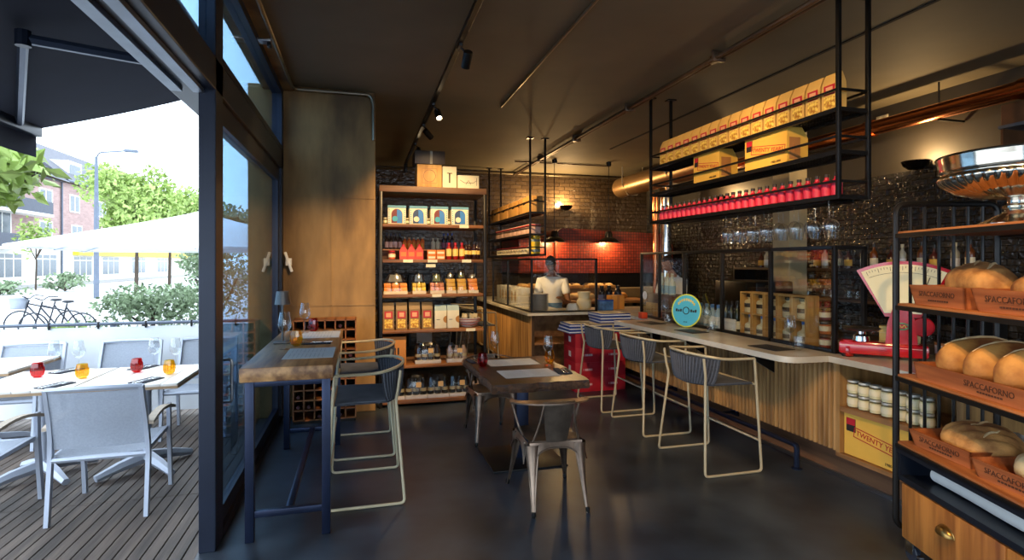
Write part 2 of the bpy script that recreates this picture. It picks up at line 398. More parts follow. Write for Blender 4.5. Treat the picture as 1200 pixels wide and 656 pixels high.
# terrace furniture
ALU = mat('pale_aluminium', (176, 184, 200), .45, .35, var=.05)
SLING = mat('mesh_sling', (168, 176, 190), .9, var=.08, scale=80); SLING.node_tree.nodes['Principled BSDF'].inputs['Alpha'].default_value = .72
ARMWOOD = mat('grey_arm_pad', (176, 160, 142), .6, var=.1, stretch=(1, 6, 1))
def terrace_chair():
    t = thing('terrace_chair', 'x', 'chair')
    for s in (-1, 1):
        x = .27*s
        obj('leg', MB().tube(fil([(x, -.25, 0), (x, -.20, .42), (x*.97, -.22, .60), (x*.95, -.30, .865)], .12, 5), .022, 4, flat=(.8, 1.2)), ALU, t)
        obj('leg', MB().tube(fil([(x, .30, 0), (x, .255, .42), (x, .25, .615)], .08), .022, 4, flat=(.8, 1.2)), ALU, t)
        obj('seat_rail', MB().tube([(x*.94, -.21, .415), (x*.94, .24, .44)], .018, 4), ALU, t)
        obj('armrest', MB().grid(lambda u, v, x=x, s=s: (x+(v-.5)*.05+s*.012, .29-.52*u, .635-.075*(2*u-1)**2*.55+.02*u), 8, 1, thick=(0, 0, -.02)), ARMWOOD, t)
    obj('seat', MB().grid(lambda u, v: (-.25+.5*u, -.21+.46*v, .43-.018*math.sin(PI*u)+.02*v), 8, 6, thick=(0, 0, -.008)), SLING, t)
    obj('backrest', MB().grid(lambda u, v: (-.25+.5*u, -.205-.10*v**1.3-.02*math.sin(PI*u), .47+.375*v), 8, 6, thick=(0, -.006, 0)), SLING, t)
    obj('top_rail', MB().tube([(-.258, -.298, .86), (-.1, -.325, .866), (.1, -.325, .866), (.258, -.298, .86)], .018, 6), ALU, t)
    obj('front_rail', MB().tube([(-.26, .245, .425), (.26, .245, .425)], .018, 6), ALU, t)
    obj('rear_rail', MB().tube([(-.26, -.21, .40), (.26, -.21, .40)], .018, 6), ALU, t)
    return t
TC = Proto(terrace_chair())
tcg = 'aluminium terrace chairs'
for x, y, rz, lb in ((-1.63, 4.36, R(2), 'pale aluminium mesh terrace chair seen from behind, nearest the door post'),
                     (-2.45, 4.34, R(-3), 'aluminium mesh chair cut by the picture edge, beside the nearest terrace chair'),
                     (-3.05, 6.1, PI, 'pale terrace chair against the fence, farthest from the door'),
                     (-2.22, 6.1, PI, 'pale terrace chair against the fence between two others'),
                     (-1.52, 6.1, PI, 'pale terrace chair against the fence, half behind the door post')):
    TC.put((x, y, 0), rz, lb, tcg)
TT = mat('terrace_table_top', (222, 216, 208), .5, var=.06, stretch=(1, 12, 1), scale=4)
def terrace_table():
    t = thing('terrace_table', 'x', 'table')
    tp = MB()
    for k in range(6): tp.box((-.34+.1135*k, -.42, .728), (-.34+.1135*k+.111, .42, .75), .003)
    obj('tabletop', tp, TT, t)
    obj('rim', MB().tube([(-.335, -.415, .722), (.335, -.415, .722), (.335, .415, .722), (-.335, .415, .722)], .014, 4, closed=True), mat('tan_edge', (160, 132, 100), .5), t)
    obj('column', MB().tube([(0, 0, .06), (0, 0, .715)], .035, 12), ALU, t)
    for a in (45, 135, 225, 315):
        c, s_ = math.cos(R(a)), math.sin(R(a))
        obj('foot', MB().tube([(0, 0, .10), (c*.2, s_*.2, .07), (c*.36, s_*.36, .03)], [.05, .04, .028], 6), ALU, t)
    return t
TB = Proto(terrace_table())
TB.put((-1.665, 5.08, 0), 0, 'square white plank terrace table nearest the door post', 'terrace tables')
TB.put((-2.36, 5.08, 0), 0, 'white plank terrace table pushed against the one by the door', 'terrace tables')
TB.put((-3.16, 5.95, 0), 0, 'terrace table at the picture edge with only its corner showing', 'terrace tables')

def tumbler(m, name='tumbler'):
    """cut glass tumbler, facets by 10 sides"""
    t = thing(name, 'x', 'glass')
    pr = [(.022, 0), (.036, .012), (.043, .04), (.041, .08), (.036, .112), (.034, .112), (.039, .08), (.040, .04), (.033, .016), (.001, .012)]
    obj('bowl', MB().lathe(pr, 12), m, t, smooth=20)
    ribs = MB()
    for k in range(12):
        a = 2*PI*k/12; c, s_ = math.cos(a), math.sin(a)
        ribs.tube([(c*.037, s_*.037, .015), (c*.0445, s_*.0445, .045), (c*.042, s_*.042, .08)], .0022, 4)
    obj('cut_pattern', ribs, m, t)
    return t
def wineglass():
    t = thing('wine_glass', 'x', 'glass')
    obj('foot', MB().lathe([(.036, 0), (.036, .002), (.01, .006), (.0045, .012)], 18), WINE, t)
    obj('stem', MB().lathe([(.0045, .012), (.0035, .05), (.0035, .10), (.006, .118)], 8), WINE, t)
    obj('bowl', MB().lathe([(.004, .117), (.026, .128), (.043, .155), (.046, .175), (.040, .215), (.032, .262), (.031, .262), (.039, .215), (.045, .175), (.042, .156), (.025, .130), (.001, .121)], 18, caps=False), WINE, t)
    return t
WG = Proto(wineglass()); RT = Proto(tumbler(REDGLASS)); AT = Proto(tumbler(AMBERGLASS))
RT.put((-2.46, 5.2, .75), 0, 'red cut-glass tumbler on the terrace table away from the door', 'red tumblers')
RT.put((-1.785, 5.23, .75), 0, 'red cut-glass tumbler on the terrace table nearest the door', 'red tumblers')
AT.put((-2.10, 5.06, .75), 0, 'amber tumbler on the terrace table away from the door', 'amber tumblers')
AT.put((-1.50, 5.07, .75), 0, 'amber tumbler on the terrace table nearest the door', 'amber tumblers')
for x, y, lb in ((-2.42, 5.36, 'wine glass behind the red tumbler on the farther terrace table'), (-2.24, 5.34, 'wine glass between red and amber tumblers on the farther terrace table'),
                 (-1.70, 5.36, 'wine glass behind the red tumbler on the terrace table by the door'), (-1.52, 5.30, 'wine glass behind the amber tumbler on the terrace table by the door')):
    WG.put((x, y, .75), 0, lb, 'terrace wine glasses')
def napkin():
    t = thing('napkin', 'x', 'napkin')
    obj('cloth', MB().box((-.06, -.11, 0), (.06, .11, .008), .003), NAPKIN, t)
    obj('knife', MB().box((-.012, -.12, .0085), (-.002, .02, .012), .001).box((-.014, .02, .0085), (0, .11, .0105), .001), CHROME, t)
    fk = MB().box((.015, -.12, .0085), (.023, .03, .012), .001).box((.01, .03, .0085), (.028, .06, .0105), .001)
    for k in range(4): fk.box((.010+.0052*k, .06, .0085), (.0125+.0052*k, .11, .0105))
    obj('fork', fk, CHROME, t)
    return t
NP = Proto(napkin())
for x, y, z, rz, lb in ((-2.16, 4.80, .75, R(-25), 'dark napkin with cutlery beside the amber tumbler on the farther terrace table'), (-1.58, 4.82, .75, R(-25), 'dark napkin with cutlery at the door-side corner of the terrace table'),
                        (-2.36, 5.42, .75, R(-25), 'dark napkin at the fence side of the farther terrace table'), (-1.80, 5.42, .75, R(-25), 'dark napkin at the fence side of the door-side terrace table')):
    NP.put((x, y, z), rz, lb, 'folded napkins')

# street side: bicycles, bushes, parasol, trees, lamp post, houses
def leaves(c, r, n, size, seed, flat=1.0):
    rnd = random.Random(seed); mb = MB()
    blobs = [(Vector((rnd.uniform(-.6, .6)*r[0], rnd.uniform(-.6, .6)*r[1], rnd.uniform(-.55, .6)*r[2])), rnd.uniform(.35, .6)) for _ in range(14)]
    for i in range(n):
        b, k = blobs[i % len(blobs)]
        d = Vector((rnd.gauss(0, 1), rnd.gauss(0, 1), rnd.gauss(0, 1))).normalized()*(rnd.random()**.4)
        p = Vector(c)+b+Vector((d.x*r[0]*k, d.y*r[1]*k, d.z*r[2]*k))
        q = Quaternion((rnd.gauss(0, 1), rnd.gauss(0, 1), rnd.gauss(0, 1), rnd.gauss(0, 1))).normalized()
        s_ = size*rnd.uniform(.7, 1.3)
        vs = [p+q @ Vector(v) for v in ((0, -s_*.6, 0), (s_*.35, 0, s_*.1), (0, s_*.7, 0), (-s_*.35, 0, s_*.1))]
        mb.add(vs, [(0, 1, 2, 3)])
    return mb
LEAF = mat('fresh_leaves', (150, 172, 92), .6, var=.4, scale=3)
LEAF2 = mat('grey_green_leaves', (120, 138, 104), .6, var=.4, scale=4)
BARK = mat('bark', (70, 58, 48), .9, var=.2, bump=.4, bscale=20)
def tree(name, label, cat, loc, r, zc, n, size, seed, m, trunk=.12, group=None):
    t = thing(name, label, cat, loc, 0, group)
    tr = MB().tube([(0, 0, 0), (.03, .02, zc*.5), (0, 0, zc)], [trunk, trunk*.8, trunk*.5], 8)
    rnd = random.Random(seed+5)
    for k in range(6):
        a = rnd.uniform(0, 6.28); tr.tube([(0, 0, zc*.6), (math.cos(a)*r[0]*.6, math.sin(a)*r[1]*.6, zc+rnd.uniform(-.2, .5)*r[2])], [trunk*.5, trunk*.15], 5)
    obj('trunk', tr, BARK, t); obj('foliage', leaves((0, 0, zc), r, n, size, seed), m, t, smooth=0)
    return t
tg = 'street trees'
tree('street_tree', 'leafy green street tree behind the tall lamp post', 'tree', (-13.0, 38, -.1), (2.6, 2.6, 2.8), 5.0, 5200, .26, 1, LEAF, group=tg)
tree('street_tree', 'smaller leafy tree farther along the street above the white parasol', 'tree', (-13.6, 46, -.1), (3.4, 3.0, 2.8), 5.2, 5200, .28, 2, LEAF, group=tg)
tree('street_tree', 'pale distant tree along the street nearest the door post', 'tree', (-14.5, 62, -.1), (4.5, 3.5, 3.0), 5.4, 3000, .4, 3, LEAF2, group=tg)
tree('street_tree', 'thin young tree in front of the brick house balconies', 'tree', (-20.2, 42.5, -.1), (1.1, 1.1, 1.5), 3.3, 420, .22, 4, LEAF, .06, group=tg)
br = thing('overhanging_branch', 'bright green leafy branch hanging in below the awning front', 'tree', (-2.98, 6.05, 2.5))
bm_ = MB().tube([(-1.2, -.3, .4), (-.5, 0, .15), (.1, .1, -.02), (.4, .1, -.12)], [.03, .02, .012, .005], 6)
for k in range(9):
    a = k*1.3; bm_.tube([(-.7+.1*k, 0, .2-.03*k), (-.7+.1*k+.15*math.cos(a), .2*math.sin(a), .05-.03*k)], [.008, .003], 4)
obj('twig', bm_, BARK, br); obj('foliage', leaves((-.25, 0, 0), (.72, .5, .36), 620, .13, 9), LEAF, br, smooth=0)
bg = 'bushes beyond the fence'
for nm, lb, loc, r, n, sd in (('bush', 'tall grey-green bush beyond the fence beside the door post', (-4.0, 17.6, -.1), (1.1, .9, 1.3), 2600, 21),
                              ('bush', 'wide low bush spreading beyond the fence under the white parasol', (-5.0, 15.7, -.1), (1.5, .8, .62), 2600, 22),
                              ('bush', 'small green plant clump below the parked bicycles', (-6.1, 13.2, -.1), (.7, .3, .25), 420, 23),
                              ('bush', 'low verge bush before the yellow shop awning', (-17.5, 40, -.1), (1.6, 1.2, .6), 420, 24),
                              ('bush', 'low verge bush before the white shopfront', (-19, 36.5, -.1), (1.6, 1.2, .45), 420, 25)):
    t = thing(nm, lb, 'bush', loc, 0, bg)
    obj('stem', MB().tube([(0, 0, 0), (0, 0, r[2])], .05, 6).tube([(0, 0, .05), (r[0]*.5, 0, r[2])], .03, 5).tube([(0, 0, .05), (-r[0]*.5, 0, r[2])], .03, 5), BARK, t)
    obj('foliage', leaves((0, 0, r[2]), r, n, .10 if n > 1000 else .2, sd), LEAF2 if sd != 23 else LEAF, t, smooth=0)
um = thing('parasol', 'large white square garden parasol standing beyond the fence', 'parasol', (-3.05, 12.2, -.1), R(12))
UMF = mat('parasol_fabric', (238, 238, 240), .9, var=.02)
H, E = 2.78, 2.02; hs = 2.35
can = MB()
def umc(u, v):
    x = (2*u-1)*hs; y = (2*v-1)*hs; m = max(abs(2*u-1), abs(2*v-1)); dg = min(abs(2*u-1), abs(2*v-1))/max(m, 1e-6)
    return (x, y, H-(H-E)*m**.9+.06*(1-dg)*m*0)
can.grid(umc, 20, 20, thick=(0, 0, -.004))
obj('canopy', can, UMF, um, smooth=10)
obj('valance', MB().tube([(-hs, -hs, E-.02), (hs, -hs, E-.02), (hs, hs, E-.02), (-hs, hs, E-.02)], .02, 4, closed=True), UMF, um)
obj('pole', MB().tube([(0, 0, .05), (0, 0, H-.02)], .035, 10), WHITE, um)
obj('base', MB().lathe([(.4, 0), (.4, .06), (.06, .1)], 16), GREYPOST, um)
for a in range(8):
    c, s_ = math.cos(a*PI/4+PI/4), math.sin(a*PI/4+PI/4); l = hs*(1.414 if a % 2 == 0 else 1)
    obj('rib', MB().tube([(0, 0, H-.06), (c*l*.98, s_*l*.98, E-.04)], .012, 5), ALU, um)
lp = thing('street_lamp', 'tall grey street lamp post before the leafy street tree', 'street lamp', (-12.6, 31.8, -.1))
obj('pole', MB().tube([(0, 0, 0), (0, 0, 4), (0, 0, 7.0)], [.13, .11, .07], 8), GREYPOST, lp)
obj('arm', MB().tube(fil([(0, 0, 6.9), (.1, 0, 7.2), (1.3, 0, 7.35)], .2), .04, 6), GREYPOST, lp)
obj('lamp_head', MB().box((1.2, -.12, 7.28), (1.8, .12, 7.42), .04), GREYPOST, lp)
def bicycle():
    t = thing('bicycle', 'x', 'bicycle'); BK = mat('bike_black', (36, 38, 46), .4, .3)
    for x in (-.52, .52):
        w = MB().tube([(x+.33*math.cos(a), 0, .34+.33*math.sin(a)) for a in [2*PI*k/24 for k in range(24)]], .018, 6, closed=True)
        for k in range(10): w.tube([(x, 0, .34), (x+.32*math.cos(k*.628), 0, .34+.32*math.sin(k*.628))], .003, 3)
        obj('wheel', w, BK, t)
    fr = MB()
    for a, b in (((-.52, 0, .34), (-.18, 0, .80)), ((-.52, 0, .34), (-.05, 0, .32)), ((-.05, 0, .32), (-.2, 0, .88)), ((-.05, 0, .32), (.36, 0, .78)), ((-.17, 0, .72), (.36, 0, .84)), ((.33, 0, .92), (.52, 0, .34))):
        fr.tube([a, b], .018, 6)
    obj('frame', fr, BK, t)
    obj('saddle', MB().ball((-.22, 0, .92), (.13, .08, .035), 10, 6), BK, t)
    obj('handlebar', MB().tube(fil([(.22, -.28, 1.0), (.36, -.2, 1.02), (.33, 0, .94), (.36, .2, 1.02), (.22, .28, 1.0)], .06), .013, 6), BK, t)
    return t
BI = Proto(bicycle())
b1 = BI.put((-6.3, 14.1, -.1), R(165), 'black bicycle parked beyond the fence, saddle towards the bushes', 'parked bicycles')
b2 = BI.put((-6.85, 14.8, -.1), R(172), 'second bicycle with a wire basket parked behind the first', 'parked bicycles')
bk = MB().grid(lambda u, v: (.55+.19*math.cos(2*PI*u)*(.8+.2*v), .15*math.sin(2*PI*u)*(.8+.2*v), .72+.24*v), 20, 4).lathe([(.01, .72), (.15, .72)], 12, (.55, 0, 0))
obj('basket', bk, mat('basket_grey', (150, 156, 168), .6, .3), b2)

# brick terrace across the street (facade faces +X)
BRK = tiles('house_brick', (170, 140, 134), (152, 124, 120), (176, 160, 154), (1, 2), .5, .16, .85, .1)
ROOF = mat('roof_tiles', (92, 92, 100), .8, var=.15, stretch=(1, 1, 6), scale=3)
PANED = mat('house_window_pane', (74, 84, 92), .12, var=.2)
def house(label, y0, y1, zb, ze, zr, wins, doors, bal, shopc, xoff=0):
    t = thing('brick_house', label, 'house', (-25-xoff, (y0+y1)/2, 0), 0, 'brick houses across the street'); oy = (y0+y1)/2
    obj('wall', MB().box((-9, y0-oy, zb), (0, y1-oy, ze)), BRK, t, smooth=0)
    obj('ground_floor', MB().box((-9, y0-oy, -.1), (.02, y1-oy, zb)), WHITE, t, smooth=0)
    obj('roof', MB().prism([(.5, ze), (.5, ze+.15), (-4.5, zr), (-9.5, ze+.15), (-9.5, ze)], y0-oy, y1-oy, 1), ROOF, t, smooth=0)
    obj('gutter', MB().tube([(.5, y0-oy, ze+.05), (.5, y1-oy, ze+.05)], .1, 6).tube([(.1, y1-oy-.2, ze), (.1, y1-oy-.2, 0)], .08, 6), GREYPOST, t)
    for wy, wz, ww, wh in wins:
        f = obj('window', MB().box((-.05, wy-oy-ww/2, wz), (.06, wy-oy+ww/2, wz+wh)), WHITE, t, smooth=0)
        pn = MB()
        for k in range(2): pn.box((.055, wy-oy-ww/2+.12+k*(ww/2-.06), wz+.12), (.07, wy-oy-ww/2+.12+k*(ww/2-.06)+ww/2-.2, wz+wh-.12))
        obj('pane', pn, PANED, f, smooth=0)
    for wy, wz, ww, wh in doors:
        f = obj('shop_window', MB().box((-.05, wy-oy-ww/2, wz), (.06, wy-oy+ww/2, wz+wh)), WHITE, t, smooth=0)
        pn = MB()
        for k in range(3): pn.box((.055, wy-oy-ww/2+.1+k*ww/3, wz+.1), (.07, wy-oy-ww/2+(k+1)*ww/3-.05, wz+wh*.75)).box((.055, wy-oy-ww/2+.1+k*ww/3, wz+wh*.8), (.07, wy-oy-ww/2+(k+1)*ww/3-.05, wz+wh-.08))
        obj('pane', pn, PANED, f, smooth=0)
    for by0, by1, bz in bal:
        b = obj('balcony', MB().box((0, by0-oy, bz), (1.3, by1-oy, bz+.2)), WHITE, t, smooth=0)
        obj('railing', MB().box((1.22, by0-oy, bz+.2), (1.28, by1-oy, bz+1.15)).box((0, by1-oy-.05, bz+.2), (1.25, by1-oy, bz+1.15)), mat('balcony_panel', (70, 74, 86), .6), b, smooth=0)
    if shopc:
        obj('shop_sign', MB().box((0, y0-oy+2, 2.35), (.5, y1-oy-1, 3.0)), mat('yellow_sign', (226, 198, 60), .6), t, smooth=0)
    return t
wl = [(54.0, 6.3, 2.0, 1.45), (54.0, 3.75, 2.0, 1.35), (48.2, 6.0, 1.9, 1.9), (48.2, 3.2, 2.2, 2.3), (45, 6.0, 1.8, 1.9), (45, 3.2, 2, 2.3), (41.5, 6.0, 1.8, 1.6), (41.5, 3.2, 1.8, 1.6)]
house('nearer brick house with grey balconies and white ground floor across the street', 38, 56.6, 2.75, 8.6, 12.4, wl,
      [(54.0, .5, 3.2, 1.9), (49, .5, 3.2, 1.9), (44, .5, 3.2, 1.9)], [(43.2, 52.4, 5.3), (43.2, 49.2, 2.6)], False)
wl = [(59.0, 6.2, 1.8, 1.6), (59.4, 3.7, 2.0, 1.4), (64.5, 6.2, 1.8, 1.6), (64.5, 3.7, 2, 1.4), (70, 6.2, 1.8, 1.6), (70, 3.7, 2, 1.4), (78, 3.7, 2, 1.4), (78, 6.2, 2, 1.4), (86, 3.7, 2, 1.4)]
h2 = house('farther brick house with dormers and yellow shop sign across the street', 56.65, 100, 3.0, 8.8, 13.0, wl,
      [(60.5, .4, 3.6, 1.9), (66.5, .4, 4, 1.9), (74, .4, 4, 1.9), (82, .4, 4, 1.9)], [], True, .1)
for yy in (60.5, 69, 78):
    d_ = obj('dormer', MB().box((-2.4, yy-78.3-1.3, 9.4), (-.6, yy-78.3+1.3, 11.0)), WHITE, h2, smooth=0)
    obj('pane', MB().box((-.61, yy-78.3-1.0, 9.7), (-.57, yy-78.3+1.0, 10.7)), PANED, d_, smooth=0)
# ================================================================ LARGE FURNITURE
# window-side high table
ht = thing('high_table', 'high wooden plank table on blue-black steel legs along the window', 'table', (-.42, 4.43, 0))
hm = MB().box((-.26, -.93, .955), (.26, .93, 1.04), .008)
obj('tabletop', hm, OAK, ht)
for x in (-.215, .215):
    for y in (-.85, .85): obj('leg', MB().box((x-.025, y-.025, 0), (x+.025, y+.025, .955), .003), STEELBLUE, ht)
for y in (-.85, .85):
    obj('crossbar', MB().box((-.19, y-.018, .14), (.19, y+.018, .18), .003), STEELBLUE, ht)
    obj('top_bar', MB().box((-.19, y-.02, .915), (.19, y+.02, .955), .003), STEELBLUE, ht)
obj('foot_rail', MB().box((-.02, -.835, .143), (.02, .835, .177), .003), STEELBLUE, ht)
for x in (-.215, .215): obj('side_bar', MB().box((x-.018, -.825, .915), (x+.018, .825, .955), .003), STEELBLUE, ht)

# bar stools: cream tube frame, woven shell. local +Y is the front
def bar_stool():
    t = thing('bar_stool', 'x', 'bar stool'); r = .0105
    for s in (-1, 1):
        obj('leg_frame', MB().tube(fil([(.325*s, .20, .895), (.325*s, .215, .70), (.345*s, .25, r), (.345*s, -.26, r), (.265*s, -.205, .70), (.285*s, -.215, .76), (.29*s, -.235, .905)], .035, 4), r, 8), BRASS, t)
    pts = [(.325, .20, .895), (.33, .05, .897)]
    for k in range(13):
        a = -.1+(PI+.2)*k/12; pts.append((.335*math.cos(a)*(1 if True else 1), -.06-.215*math.sin(a), .90+.03*max(0, math.sin(a))))
    pts += [(-.33, .05, .897), (-.325, .20, .895)]
    obj('arm_rail', MB().tube(pts, r, 8), BRASS, t)
    obj('footrest', MB().tube([(-.337, .235, .25), (.337, .235, .25)], r*.9, 8), BRASS, t)
    obj('seat_tube', MB().tube(fil([(.322, .21, .69), (-.322, .21, .69)], .02), r*.9, 8), BRASS, t)
    # woven shell: seat curving up into the back
    def shell(u, v):
        th = PI*(.06+.88*u)                      # angle round the back
        cx, sy = math.cos(th), math.sin(th)
        if v < .45:                              # seat, from front edge to rear
            w = v/.45; y = .20-.33*w; hw = .30-.02*w
            x = hw*(1-2*u); yb = y-(.10*w)*(sy**.8)
            return (x, yb, .70-.02*sy+.0*w)
        w = (v-.45)/.55
        x0 = .28*(1-2*u); y0 = -.13-.10*sy**.8
        x1 = .325*cx; y1 = -.065-.205*sy
        e = w**.8
        return (x0*(1-e)+x1*e, y0*(1-w**.5)+y1*w**.5, .70-.02*sy+(.20+.03*sy)*w**1.25)
    sh_ = MB().grid(shell, 26, 16, thick=(0, 0, -.010))
    obj('woven_shell', sh_, WEAVE, t)
    ribs = MB()
    for k in range(25):
        u = (k+.5)/25; ribs.tube([Vector(shell(u, v/12*.98))+Vector((0, -.004 if v > 5 else 0, .004 if v < 6 else 0)) for v in range(13)], .0065, 5)
    obj('cord_weave', ribs, mat('weave_cord', (84, 88, 98), .75, var=.2), t)
    return t
BS = Proto(bar_stool())
for x, y, rz, lb in ((2.80, 4.05, -PI/2, 'woven grey bar stool at the bar nearest the bread rack'), (2.83, 5.07, -PI/2, 'woven grey bar stool in the middle of the three at the marble bar'),
                     (2.80, 5.95, -PI/2, 'woven grey bar stool at the bar next to the red cartons')):
    BS.put((x, y, 0), rz, lb, 'stools at the marble bar')
for x, y, lb in ((.03, 4.20, 'woven bar stool with cream tube frame at the front end of the window table'), (.02, 5.18, 'woven bar stool at the pillar end of the window table')):
    BS.put((x, y, 0), PI/2, lb, 'stools at the window table')
for x, y, lb in ((1.78, 8.55, 'bar stool at the kitchen counter seen through the shelving, nearer one'), (1.78, 9.55, 'bar stool at the kitchen counter seen through the shelving, farther one')):
    BS.put((x, y, 0), -PI/2, lb, 'stools at the kitchen counter')

# centre table
ct = thing('centre_table', 'dark live-edge wooden table on a square steel column and plate', 'table', (1.315, 4.53, 0))
rnd = random.Random(3); hx, hy = .385, .57
edge = []
for k in range(60):
    t_ = k/60*4; i = int(t_); f = t_-i
    p = [(-hx+2*hx*f, -hy), (hx, -hy+2*hy*f), (hx-2*hx*f, hy), (-hx, hy-2*hy*f)][i]
    j = .012*rnd.uniform(-1, 1); edge.append((p[0]+j*(1 if i % 2 else .2), p[1]+j*(.2 if i % 2 else 1)))
obj('tabletop', MB().prism(edge, .69, .752), DARKWOOD, ct, smooth=25)
bk_ = [(p[0]*1.012, p[1]*1.01) for p in edge]
def bark_pt(u, v):
    k = int(round(u*60)) % 60; q = math.sin(PI*v); j = 1+.012*math.sin(k*5.3)+.010*math.sin(k*2.1+v*9)
    return (edge[k][0]*(1+.03*q)*j, edge[k][1]*(1+.02*q)*j, .686+.064*v)
obj('bark_edge', MB().grid(bark_pt, 60, 6), mat('bark_edge', (82, 54, 34), .8, var=.5, scale=30, bump=.8, bscale=60), ct)
obj('column', MB().box((-.05, -.05, .012), (.05, .05, .69), .004), STEELBLUE, ct)
obj('top_plate', MB().box((-.2, -.2, .682), (.2, .2, .69)), BLACK, ct)
obj('base_plate', MB().box((-.31, -.30, 0), (.31, .30, .012), .003), BLACK, ct)

# metal armchairs, local +Y front
GUN = mat('worn_gunmetal', (160, 138, 120), .36, .8, var=.35, scale=7, col2=(104, 86, 74))
GUN2 = mat('worn_gunmetal_dark', (112, 98, 86), .42, .75, var=.35, scale=9)
def metal_chair():
    t = thing('metal_armchair', 'x', 'chair')
    feet = {(-1, -1): (-.185, -.30), (1, -1): (.185, -.30), (-1, 1): (-.225, .29), (1, 1): (.225, .29)}
    for (sx, sy), (fx, fy) in feet.items():
        tx, ty = .16*sx, .165*sy
        m_ = MB()
        # channel-section leg, wide at the seat and tapering to the foot
        def leg(u, v, tx=tx, ty=ty, fx=fx, fy=fy, sx=sx, sy=sy):
            z = .435*(1-u); e = u**1.15
            cx = tx*(1-e)+fx*e; cy = ty*(1-e)+fy*e; w = .085*(1-u)**1.6+.018
            a = (v-.5)*PI*.95                # bowed around the corner
            dx = math.cos(a+math.atan2(sy, sx))*w*.55; dy = math.sin(a+math.atan2(sy, sx))*w*.55
            return (cx+dx, cy+dy, z)
        m_.grid(leg, 10, 8)
        m_.tube([leg(k/8, 0) for k in range(9)], .0055, 5).tube([leg(k/8, 1) for k in range(9)], .0055, 5)
        obj('leg', m_, GUN, t)
        obj('foot_cap', MB().lathe([(.013, 0), (.016, .02), (.014, .035)], 8, (fx, fy, 0)), BLACK, t)
    # seat pan
    def seatpt(u, v):
        x = .19*(2*u-1); y = -.19+.39*v; k = (2*u-1)**2; q = (2*v-1)**2
        s_ = 1-.10*k*q
        return (x*s_, y*s_, .455-.012*(1-k)*(1-q))
    obj('seat', MB().grid(seatpt, 12, 12, thick=(0, 0, -.006)), GUN2, t)
    # arched apron on 4 sides
    ap = MB()
    for sd in range(4):
        c, s_ = math.cos(sd*PI/2), math.sin(sd*PI/2)
        def f(u, v, c=c, s_=s_):
            x = .185*(2*u-1); z0 = .448; z1 = .448-.035-.10*(abs(2*u-1)**3); z = z0*(1-v)+z1*v; y = .193+.018*v+.012*abs(2*u-1)**2*v
            return (x*c-y*s_, x*s_+y*c, z)
        ap.grid(f, 14, 3)
        ap.tube([f(k/14, 1) for k in range(15)], .0055, 5)
    obj('apron', ap, GUN, t)
    # top rail: wide flat curved strip flowing into the arms
    def rail(u, v):
        a = -.25+(PI+.5)*u; sn = math.sin(a); rr = .255+(v-.5)*(.022+.06*max(0, sn)**2)
        x = rr*math.cos(a)*1.05; y = -.03-.235*sn*(rr/.255); z = .70+.035*max(0, sn)-.012*(v-.5)
        if sn < 0: y = -.03+.24*(-sn)*1.0
        return (x, y, z)
    obj('top_rail', MB().grid(rail, 30, 3, thick=(0, 0, -.010)), GUN, t)
    for s in (-1, 1):
        e = rail(1 if s < 0 else 0, .5)
        obj('arm_post', MB().tube(fil([(e[0], e[1]-.03, e[2]-.006), (e[0]*1.0, e[1]+.005, .685), (.205*s, .03, .50), (.185*s, -.02, .45)], .03), .0085, 7), GUN, t)
        obj('back_post', MB().tube(fil([(.10*s, -.262, .725), (.12*s, -.235, .60), (.16*s, -.19, .455)], .1), .0085, 7), GUN, t)
    obj('back_splat', MB().grid(lambda u, v: ((2*u-1)*(.072+.04*v), -.195-.065*v-.012*(1-(2*u-1)**2), .45+.285*v), 6, 8, thick=(0, -.005, 0)), GUN2, t)
    return t
MC = Proto(metal_chair())
MC.put((1.275, 3.72, 0), R(-2), 'worn gunmetal armchair with its back to us at the near end of the centre table', 'metal armchairs')
MC.put((1.21, 5.19, 0), R(183), 'worn metal armchair at the far end of the centre table, facing us', 'metal armchairs')

# bar: slatted front, plinth, open cubby, marble top
bar = thing('bar_counter', 'long bar counter with wooden slat front and pale marble top', 'bar counter', (3.5, 4.6, 0))
def bl(x, y, z): return (x-3.5, y-4.6, z)
bp_ = MB().mat(1).box(bl(3.44, 3.36, .25), bl(3.50, 7.2, .92)).mat(0)
y = 3.36
while y < 7.2:
    bp_.tube([bl(3.44, y+.022, .25), bl(3.44, y+.022, .92)], .0195, 8); y += .047
obj('slat_front', bp_, [SLATWOOD, mat('slat_backing', (58, 40, 26), .8)], bar)
obj('plinth', MB().box(bl(3.57, 2.45, 0), bl(4.05, 7.2, .25)), wood('plinth_wood', (120, 84, 58), (84, 56, 40), .5, 1, 3), bar, smooth=0)
obj('kick_strip', MB().box(bl(3.55, 2.45, 0), bl(3.57, 7.2, .03)), STEEL, bar, smooth=0)
obj('back_panel', MB().box(bl(3.98, 2.45, .25), bl(4.05, 7.2, .92)), SLATWOOD, bar, smooth=0)
BOARD = wood('cubby_board', (164, 118, 72), (124, 84, 48), .55, 1, 4)
obj('cubby_floor', MB().box(bl(3.42, 2.45, .215), bl(3.98, 3.36, .245)), BOARD, bar, smooth=0)
obj('cubby_shelf', MB().box(bl(3.42, 2.45, .555), bl(3.98, 3.33, .59)), BOARD, bar, smooth=0)
obj('cubby_side', MB().box(bl(3.42, 3.325, .245), bl(3.98, 3.36, .92)), SLATWOOD, bar, smooth=0)
obj('cubby_side', MB().box(bl(3.42, 2.45, .245), bl(3.98, 2.49, .92)), SLATWOOD, bar, smooth=0)
corner = [(3.34, 2.42), (4.12, 2.42), (4.12, 7.2), (3.42, 7.2), (3.42, 6.08)]+[tuple(p[:2]) for p in fil([(2.92, 6.08, 0), (2.92, 6.08, 0)], .01)][:1]
rc = fil([(2.92, 6.08, 0), (2.99, 3.36, 0), (3.26, 3.345, 0)], .13, 6)
